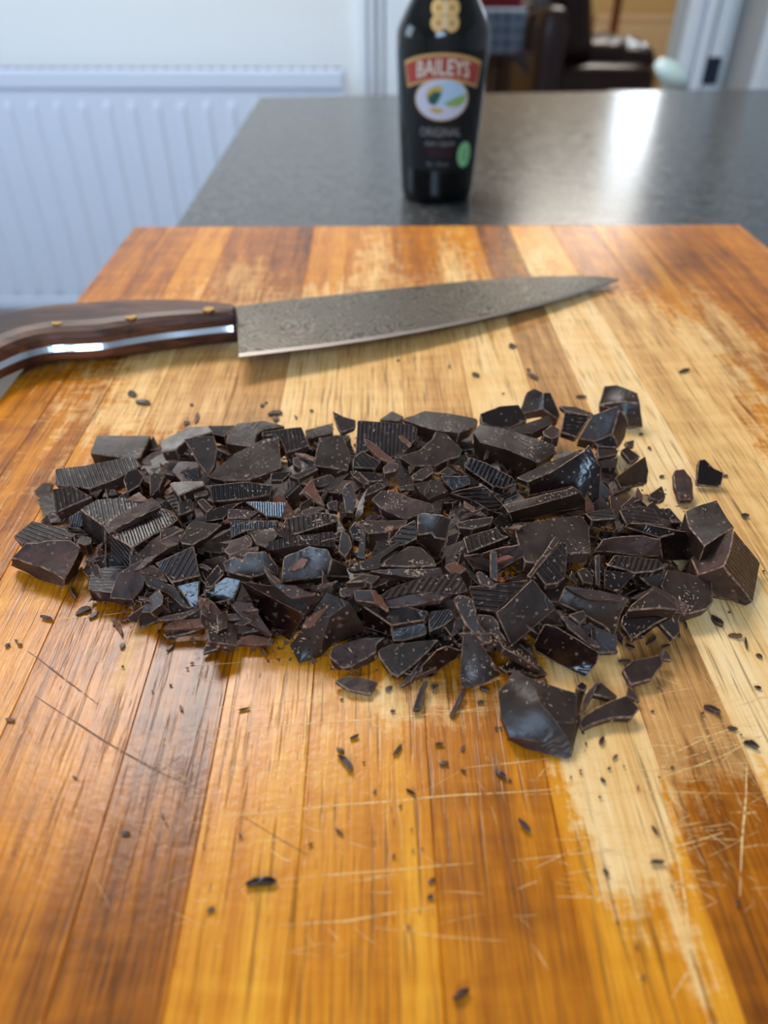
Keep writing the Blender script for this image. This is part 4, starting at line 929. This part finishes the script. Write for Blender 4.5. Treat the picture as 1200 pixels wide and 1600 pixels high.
P('G','s',[(430,322),(540,262),(662,272),(600,330),(560,310)],.4,'dusty flat shard behind the rolled brown lip',None,.003)
MF('G','g',[(540,465,17),(830,470,19),(960,500,18),(930,560,16),(730,592,16),(725,652,6),(560,602,5)],[[0,1,2,3,4],[0,4,5,6]],'dark box-like chunk under the rough edge strip',.006)
P('G','g',[(730,592),(860,562),(930,560),(957,640),(800,682),(728,682)],1.35,'small blue-grey block at the front centre',11,.004)
P('G','r',[(960,502),(1100,480),(1112,540),(1050,592),(957,632)],.9,'grooved scrap right of the small blue-grey block',12,.004,dir_=125)
P('G','b',[(350,732),(430,700),(550,662),(702,660),(640,702),(632,762),(480,852),(430,862),(340,792)],.55,'layered crumbly chunk at the front edge beside the folded piece',6,.005)
P('G','s',[(638,742),(720,700),(1030,670),(962,742),(882,822),(762,910),(720,882),(650,782)],.6,'ribbed round-ended chunk at the front centre edge',7,.005)
MF('G','g',[(910,842,6),(1010,740,12),(1080,710,13),(1160,740,11),(1140,792,7),(1040,852,3),(980,912,1),(912,912,1)],[list(range(8))],'shiny dark lump left of the tall triangle at the front',.005)
P('G','b',[(365,937),(430,905),(500,895),(600,925),(650,942),(602,1022),(450,987)],.25,'leaf-shaped shard lying alone just in front of the heap',3,.0025)
P('G','b',[(780,962),(880,852),(902,872),(860,932),(790,977)],.4,'ragged curl below the ribbed round-ended chunk',3,.003)
P('G','s',[(857,1112),(920,932),(955,930),(910,1112),(872,1118)],.2,'dark stick pointing at the viewer in front of the heap',3,.002)
P('G','s',[(970,952),(1030,955),(980,1012)],.2,'tiny triangle right of the dark stick',1.5,.001)
P('G','b',[(1090,1152),(1165,990),(1192,1000),(1112,1167)],.2,'pale dusty stick below the tall triangle',2,.0015)
# --- lower right
MF('H','s',[(80,483,17),(150,545,15),(282,745,3),(200,792,1.5),(72,825,1),(60,740,3)],[list(range(6))],'tall smooth triangle standing at the front centre right',.003)
P('H','s',[(20,352),(60,325),(130,352),(162,472),(230,582),(182,582),(90,482)],.8,'bluish twisted strip above the tall smooth triangle',20,.003)
MF('H','s',[(250,422,17),(440,247,24),(560,390,17),(562,402,16),(330,600,6)],[[0,1,2,3,4]],'large clean rectangular slab leaning at the lower right',.006)
P('H','b',[(150,427),(240,430),(322,592),(230,572),(170,492)],.9,'crumbly brown face left of the large leaning slab',11,.003)
P('H','r',[(110,282),(290,262),(430,247),(250,417),(140,402)],.7,'shadowed finely ridged plate behind the large leaning slab',15,.004,dir_=5)
MF('H','g',[(440,592,6),(500,477,14),(560,492,14),(792,637,9),(772,692,4),(712,765,1),(590,702,1),(450,622,4)],[list(range(8))],'very dark glossy slab at the lower right front',.005)
P('H','s',[(410,232),(560,20),(587,45),(540,102),(460,202),(430,247)],.5,'narrow bright-edged strip above the large leaning slab',25,.003)
P('H','r',[(455,202),(590,50),(622,62),(612,242),(570,272),(510,282)],.8,'grooved face right of the bright-edged strip',22,.004,dir_=50)
MF('H','s',[(575,372,15),(610,282,20),(740,302,21),(945,352,19),(920,392,17),(862,562,5),(830,502,9),(700,432,13)],[[0,1,2,3,4,7],[7,4,5,6]],'wide chunk with crumb-dusted upper rim at the right front',.005)
P('H','b',[(612,282),(740,302),(945,350),(900,372),(740,352),(650,310)],.7,'band of pale crumbs along the wide chunk at right front',22,.002)
P('H','s',[(622,432),(712,405),(722,452),(690,482)],.6,'small facet under the crumb-dusted chunk',15,.003)
P('H','b',[(580,442),(640,440),(780,572),(802,602),(740,592),(622,502)],.6,'rubble strip of frilly crumbs beside the very dark slab',11,.003)
P('H','s',[(950,382),(1070,295),(1200,382),(1202,412),(1100,402),(930,412)],.35,'roof-shaped chunk at the right front',15,.005)
P('H','s',[(1090,472),(1200,422),(1212,520),(1172,562)],.7,'dark corner piece at the right front edge of the heap',6,.003)
P('H','g',[(910,432),(1080,402),(1192,430),(1080,482),(960,562),(900,482)],.5,'dark hollow-faced chunk below the roof-shaped one',9,.004)
MF('H','s',[(345,715,11),(415,757,11),(540,802,11),(672,845,8),(702,852,5),(682,1002,3),(642,1180,1),(610,1187,1),(400,1130,1),(305,1082,2),(270,952,8),(260,842,11),(480,902,12),(560,990,9),(640,1112,4),(320,1072,5),(662,1000,6)],
   [[1,2,3,16,13,12],[11,0,1,12,13,14,15,10],[15,14,6,7,8,9],[3,4,5,6,14,13,16]],'largest chunk, lying alone in front of the heap at lower right',.004)
P('H','s',[(260,702),(400,645),(470,690),(522,742),(460,757),(380,732),(300,732)],.2,'low flat shard behind the largest front chunk',3,.003)
P('H','s',[(905,717),(960,672),(1110,640),(1122,690),(1060,772),(950,802)],.35,'separate curved flake right of the very dark slab',5,.0025)
P('H','b',[(1070,642),(1130,608),(1167,672),(1112,662)],.4,'ragged tip beside the separate curved flake',5,.002)
P('H','s',[(740,850),(790,778),(887,857),(850,872)],.15,'dark triangle lying right of the largest front chunk',3,.003)
P('H','b',[(690,960),(705,870),(770,785),(800,775),(760,860),(710,930)],.4,'pale rough strip beside the largest front chunk',3,.002)
P('H','s',[(680,1002),(700,962),(850,880),(930,852),(1002,922),(962,972),(860,972),(760,1002),(700,1032)],.3,'boot-shaped flake at the front right',4,.003)
P('H','g',[(665,802),(700,780),(732,802),(720,832),(680,825)],.3,'small round lump behind the dark triangle',4,.004)
P('H','b',[(930,860),(940,800),(990,850),(1010,890),(980,885)],.3,'ragged bit touching the boot-shaped flake',3,.002)
P('H','s',[(880,668),(950,662),(960,680),(890,685)],.2,'short sliver left of the separate curved flake',1.5,.001)
# --- the smaller shards wedged between and under the traced pieces
rg = random.Random(41)
CUTW = (' in the ', ' at the ', ' near ', ' of the heap', ' right of ', ' left of ', ' below ', ' behind ', ' above ', ' with ', ' on the ', ' beside ', ' just ', ' under ', ' lying ', ' and ')
def short(l):
    l = l.split(',')[0]
    while len(l.split()) > 9:
        p_ = max((l.rfind(c_) for c_ in CUTW))
        if p_ <= 8: l = ' '.join(l.split()[:9]); break
        l = l[:p_]
    return l
def beside(x, y):
    a = min(ANCH, key=lambda t_: (t_[0]-x)**2 + ((t_[1]-y)*1.3)**2); dx, dy = x - a[0], (y - a[1])*1.3
    w_ = ('right of' if dx > 0 else 'left of') if abs(dx) > abs(dy) else ('in front of' if dy > 0 else 'behind')
    return '%s the %s' % (w_, short(a[2]))
WORD = {'s': 'smooth', 'r': 'ridged', 'g': 'glossy', 'b': 'crumbly', 'o': 'reddish'}
def bit(c, r, th, kind, n, tilt, name, label, group, rd=rg, stretch=1.0, amp=None):
    global count; count += 1
    nrm = Vector((rd.gauss(0, tilt), rd.gauss(-tilt*.5, tilt), 1)).normalized(); u = nrm.orthogonal().normalized(); a0 = rd.uniform(0, 6.28)
    u = Matrix.Rotation(a0, 3, nrm) @ u; v = nrm.cross(u); pts = []
    for k in range(n):
        a = 2*math.pi*(k + rd.uniform(-.3, .3))/n; q = r*rd.uniform(.65, 1.15); pts.append(c + u*q*math.cos(a)*stretch + v*q*math.sin(a)/stretch)
    o = solid(name, pts, [list(range(n))], th, [M[MATS[kind]], M['edge']], AMP[kind] if amp is None else amp, count*13, u if kind == 'r' else None, fine=max(.0015, r*.5), bevw=min(.00028, r*.09))
    return tag(o, label, 'chocolate piece' if r > .0022 else 'chocolate crumb', group)
def under(x, y, m=8):
    b = [t_ for t_ in (under1(x, y), under1(x-m, y), under1(x+m, y), under1(x, y-m*.8), under1(x, y+m*.8)) if t_ is not None]
    return min(b) if b else None
def under1(x, y):
    """lowest underside of the traced pieces covering this spot, or None"""
    best = None
    for q, zb_ in POLYS:
        ins = False; n = len(q)
        for a in range(n):
            x1, y1 = q[a]; x2, y2 = q[a-1]
            if (y1 > y) != (y2 > y) and x < (x2-x1)*(y-y1)/(y2-y1) + x1: ins = not ins
        if ins: best = zb_ if best is None else min(best, zb_)
    return best
SIDE = lambda x: 'left' if x < 430 else ('right' if x > 780 else 'middle')
def inheap(x, y, k=1.0):
    u = (x-600)/(505*k); v = (y - (850 + (x-600)*.07))/(185*k)
    return abs(u)**2.2 + v*v < 1
placed = 0
while placed < 280:
    x, y = rg.uniform(90, 1100), rg.uniform(650, 1045)
    if not inheap(x, y): continue
    big = placed < 80; r = rg.uniform(.008, .012) if big else rg.uniform(.0035, .0075)
    ub = under(x, y, 22 if big else 9); s = surf(x, y)
    if ub is None: z = s*rg.uniform(.3, .7)
    else:
        if not big and rg.random() < .5: continue
        z = min(ub - .002, s*.5)
    placed += 1; z = max(.0028, z)
    k = rg.choices('srgbo', (40, 16, 12, 28, 4))[0]; sd = SIDE(x)
    bit(at(x, y, z), r, rg.uniform(.003, .006), k, rg.choice((4, 5, 5, 6)), .30 if big else .55, 'small_chocolate_shard', '%s %s shard %s' % ('broad' if big else 'small', WORD[k], beside(x, y)), 'small shards wedged in the chocolate heap', stretch=rg.uniform(.9, 1.4))
# splinters and shavings on the surface
placed = 0
while placed < 110:
    x, y = rg.uniform(110, 1090), rg.uniform(660, 1040)
    if not inheap(x, y, .97): continue
    ub = under(x, y, 3)
    if ub is not None and rg.random() < .93: continue
    placed += 1; sd = SIDE(x); kk = rg.choice('obbs')
    bit(at(x, y, surf(x, y) - (rg.uniform(.004, .009) if ub is None else -.0005)), rg.uniform(.0018, .0042), rg.uniform(.0006, .0014), kk, 4, .5, 'chocolate_splinter', 'thin %s splinter %s' % (WORD[kk], beside(x, y)), 'thin splinters in the chocolate heap', stretch=rg.uniform(1.3, 2.3))
# crumbs: dust collected in the heap is beyond counting
bm = bmesh.new()
for k in range(7500):
    while True:
        x, y = rg.uniform(90, 1110), rg.uniform(660, 1060); u = (x-610)/510; v = (y-855)/195
        if u*u + v*v < 1: break
    low = k > 2000
    c = at(x, y, surf(x, y)*rg.uniform(.02, .25 if low else .9)); r = rg.uniform(.0006, .0014) if low else rg.uniform(.0003, .0009)
    if low and not inheap(x, y, .9): continue
    vs = [bm.verts.new(c + Vector((rg.gauss(0, r), rg.gauss(0, r), rg.gauss(0, r*.6)))) for _ in range(4)]
    for f in ((0,1,2),(0,1,3),(1,2,3),(0,2,3)): bm.faces.new([vs[i] for i in f])
    if min(v.co.z for v in vs) < ZB + .0001:
        zz_ = min(v.co.z for v in vs)
        for v_ in vs: v_.co.z += ZB + .0002 - zz_
dust = finish(bm, 'chocolate_dust', M['rough']); tag(dust, 'fine brown chocolate dust caught between the pieces of the heap', 'chocolate dust', kind='stuff')
# --- bits lying on the bare board, one by one: x, y, half length px, angle, kind, label or None
CRUMBS = [
 (128,951,17,-28,'b','sliver lying flat at the left, left of the lowest left splinters'),(74,963,13,10,'s','dark ragged crumb at the far left below the lone chunky piece'),(145,960,11,-30,'s','small grey-brown flake right of the flat left sliver'),
 (183,978,16,55,'o','curled reddish crumb at the left below the heap'),(115,925,11,70,'b','crumbly bit hanging from the lone chunky piece at left'),(11,1008,6,-30,'s',None),(30,1007,5,0,'b',None),(25,1001,3,0,'b',None),(198,966,9,-25,'o',None),
 (15,1124,8,5,'o','flat red-brown fleck near the left picture edge'),(192,1009,6,-35,'s',None),(192,1042,3,0,'b',None),(267,1070,3,0,'s',None),(238,1080,3,40,'s',None),(283,1106,5,60,'o',None),(116,1214,5,20,'g','single round black crumb alone on the left of the board'),
 (254,1274,5,60,'s',None),(162,1276,4,70,'o',None),(196,1302,8,0,'s','greyish flattened crumb on the lower left strip'),(260,1287,4,60,'s',None),(381,1108,10,-12,'s','small dark fleck beside the scratch at lower left middle'),(405,1376,28,-8,'g','long dark shaving nearest the viewer, left of centre'),
 (330,1420,8,-25,'b','blurred reddish fleck below the long dark shaving'),(272,1502,4,90,'o',None),(318,1320,3,0,'o',None),(375,1306,5,70,'b',None),(486,1319,5,0,'g','small shiny round crumb on the dark seam'),(529,1298,10,40,'b','jagged flat crumb in the middle of the board front'),
 (541,1189,18,48,'s','long curved splinter in front of the heap centre'),(531,1170,9,15,'s','short splinter just above the long curved one'),(553,1150,9,-22,'s','thin brown splinter above the curved ones'),(621,1170,12,-45,'b','oval frilled flake in front of the heap'),(641,1237,11,22,'g','dark oval flake on the middle strip'),
 (586,1236,5,-60,'s',None),(626,1259,4,-10,'o',None),(568,1192,3,0,'s',None),(688,1161,9,3,'s','upper of two small dark flakes below the pale stick'),(693,1191,9,3,'s','lower of two small dark flakes below the pale stick'),(722,1168,6,-45,'o',None),(725,1205,6,20,'s',None),
 (784,1208,13,28,'s','pointed dark crumb in front of the largest chunk'),(798,1219,4,10,'b',None),(820,1288,18,48,'b','leaf-like brown flake below the largest chunk'),(614,1111,5,0,'s',None),(643,1297,3,0,'s',None),(615,1337,4,0,'b',None),(646,1330,3,60,'o',None),(659,1327,3,0,'b',None),
 (673,1376,7,-30,'s',None),(672,1400,8,-10,'s','small flat crumb on the middle strip near the front'),(614,1435,3,0,'o',None),(637,1448,5,20,'o',None),(722,1550,19,-32,'s','brown splinter nearest the bottom edge of the picture'),(947,1362,9,50,'b','rounded dark crumb at the right front'),
 (1028,1345,13,0,'s','flat oval dark crumb right of the rounded one'),(1152,1411,6,-60,'s','small crumb at the lower right'),(1023,1297,10,55,'o','thin reddish curl above the flat oval crumb'),(994,1480,5,0,'b',None),(1006,1525,5,0,'o',None),(965,1440,3,0,'o',None),(1050,1385,4,70,'o',None),
 (1173,1160,15,20,'s','ragged dark clump near the right picture edge'),(1113,1106,17,22,'s','thin curved splinter at the right'),(1145,1137,9,12,'s','short splinter below the thin curved one at right'),(1184,1074,7,15,'g','shiny black crumb near the right edge'),(1166,1003,11,80,'b','small upright stick at the right of the heap'),
 (1148,992,12,4,'o','pale reddish stick beside the small upright one'),(1187,1024,6,30,'b',None),(1123,968,14,35,'b','ragged brown curl below the big grooved block'),(1140,957,3,0,'b',None),(1193,893,3,0,'s',None),(1164,805,8,3,'s','dark oval crumb right of the far right blocks'),(1133,743,5,0,'b',None),
 (1070,578,11,-18,'g','dark blurred crumb alone on the pale right strip'),(941,1157,8,-60,'s','small crumb below the boot-shaped flake'),(911,1145,4,60,'s',None),(916,1163,4,60,'s',None),(914,1174,2,0,'s',None),(962,1181,6,-50,'o',None),(942,1219,6,35,'s',None),(951,1200,4,-20,'s',None),(907,1205,3,0,'s',None),(908,1209,3,0,'s',None),
 (892,1214,3,0,'b',None),(975,1198,2,0,'b',None),(1019,1111,4,0,'s',None),(1051,1199,4,0,'s',None),(997,1230,4,-60,'o',None),(937,1245,4,0,'o',None),(1029,1076,3,20,'s',None),(1031,1215,3,0,'s',None),(1097,1115,4,0,'s',None),(1158,1148,3,0,'s',None),
 (206,615,8,5,'s','upper of two little splinters behind the left of the heap'),(224,626,14,5,'s','lower and longer of two splinters behind the left of the heap'),(299,632,4,0,'b',None),(308,653,10,-75,'o','pale fleck leaning at the back left edge of the heap'),(292,660,6,0,'b','small bit at the back left edge of the heap'),
 (410,634,4,0,'s',None),(430,643,13,-5,'b','thin smear-like shaving behind the heap'),(487,642,4,0,'s',None),(462,652,4,60,'s',None),(431,655,6,0,'s',None),(415,629,3,0,'b',None),(743,585,7,25,'s','crumb below the knife blade, right of its middle'),(800,540,7,5,'s','crumb close under the front part of the blade'),
 (833,586,11,25,'s','curved crumb between the knife and the peaked chunk'),(826,578,5,20,'b',None),(908,619,9,0,'s','crumb left of the stepped block at the back'),(702,573,3,60,'s',None),(622,563,3,0,'s',None),(905,460,4,0,'o',None),(786,615,3,0,'b',None),
 (1034,744,5,0,'s',None),(1002,679,4,0,'b',None),(1015,700,4,30,'b',None),(268,965,4,0,'b',None),(163,908,5,20,'b',None),(176,895,4,0,'b',None),(146,893,7,10,'b','reddish bit between the lone piece and the heap'),(150,897,4,0,'b',None),(130,842,7,50,'s','crumb beside the thick left chunk'),
 (340,1010,7,-35,'b',None),(265,1012,9,-38,'s','small shaving below the flat brown shard at left'),(300,1036,4,0,'s',None),(352,1018,4,0,'s',None),(293,1045,3,0,'b',None),(640,1065,8,-30,'b',None),(534,1092,4,0,'s',None),(608,1075,7,-20,'s',None),(750,1097,6,0,'s',None),(775,1138,5,60,'s',None),(782,1137,4,0,'b',None),
 (757,1076,10,15,'s','short dark bit under the tall smooth triangle'),(1060,990,9,60,'s',None),(1018,1000,12,-40,'b','ragged curl at the right front edge of the heap'),(985,1010,10,20,'s',None),(1040,1008,9,-10,'b',None),(958,1018,8,0,'b',None),(1000,975,8,20,'s',None),(1072,975,9,70,'s',None)]
ANCH += [(c_[0], c_[1], c_[5]) for c_ in CRUMBS if c_[5]]
gl = lambda x, y: ('tiny crumb ' + beside(x, y), 'tiny crumbs in front of the heap') if y > 1000 else (('tiny crumb ' + beside(x, y), 'tiny crumbs behind the heap') if y < 720 else ('tiny crumb ' + beside(x, y), 'tiny crumbs beside the heap'))
for x, y, hl, ang, k, lb in CRUMBS:
    count += 1; rd = random.Random(int(x*7 + y)); a = R(ang); hw = hl*(.28 if hl > 8 else .5)*rd.uniform(.8, 1.2); n = 7 if hl > 5 else 5; q = []
    for j in range(n):
        t_ = 2*math.pi*j/n + rd.uniform(-.2, .2); s_ = rd.uniform(.75, 1.1); ex, ey = hl*s_*math.cos(t_), hw*s_*math.sin(t_) + (hl*.15*math.cos(t_)**2 if hl > 12 else 0)
        q.append((x + ex*math.cos(a) - ey*math.sin(a), y + ex*math.sin(a) + ey*math.cos(a)))
    zt_ = min(.0022, .00035 + hl*.00009); vs = [at(u_, v_, zt_*rd.uniform(.6, 1.1)) for u_, v_ in q]
    o = solid('chocolate_crumb' if hl < 9 else 'chocolate_flake', vs, [list(range(n))], .003, [M[MATS[k]], M['edge']], min(.00022, hl*.00002), count*13, None, fine=.0014, bevw=.00012)
    l_, g_ = (lb, None) if lb else gl(x, y)
    tag(o, l_, 'chocolate crumb', g_)

# pale scrapings and crumbs clinging to the upper faces, found by dropping them from above
bpy.context.view_layer.update(); dg = bpy.context.evaluated_depsgraph_get()
bm = bmesh.new(); n_ = 0; hub = []
for k in range(90):
    hub.append((rg.uniform(120, 1090), rg.uniform(660, 1040), rg.uniform(6, 26)))
for k in range(5200):
    h_ = rg.choice(hub); x, y = (rg.gauss(h_[0], h_[2]), rg.gauss(h_[1], h_[2]*.7)) if k % 4 else (rg.uniform(90, 1110), rg.uniform(640, 1170))
    if not inheap(x, y, 1.02) and not (780 < x < 910 and 1060 < y < 1180): continue
    g = at(x, y, surf(x, y)*.8); ok_, hp, hn, _i, ho, _m = SC.ray_cast(dg, Vector((g.x, g.y, ZB + .08)), Vector((0, 0, -1)))
    if not ok_ or hp.z < ZB + .002 or hn.z < .35: continue
    r = rg.uniform(.00010, .00026)*(1.8 if rg.random() < .06 else 1); a = rg.uniform(0, 3.14); st_ = rg.uniform(1, 3.2)
    t1 = hn.orthogonal().normalized(); t1 = Matrix.Rotation(a, 3, hn) @ t1; t2 = hn.cross(t1); c = hp + hn*r*.25
    vs = [bm.verts.new(c + t1*r*st_), bm.verts.new(c - t1*r*st_ + t2*r*.4), bm.verts.new(c + t2*r), bm.verts.new(c - t2*r*.8), bm.verts.new(c + hn*r*.9)]
    for f in ((0,2,4),(2,1,4),(1,3,4),(3,0,4),(0,3,1),(0,1,2)): bm.faces.new([vs[i] for i in f])
M['pale'] = simple('pale_chocolate_scrapings', (190, 156, 128), .7, var=.3, scale=600)
so_ = finish(bm, 'chocolate_scrapings', M['pale'], dust); so_['kind'] = 'stuff'; so_['label'] = 'pale brown specks and scrapings'
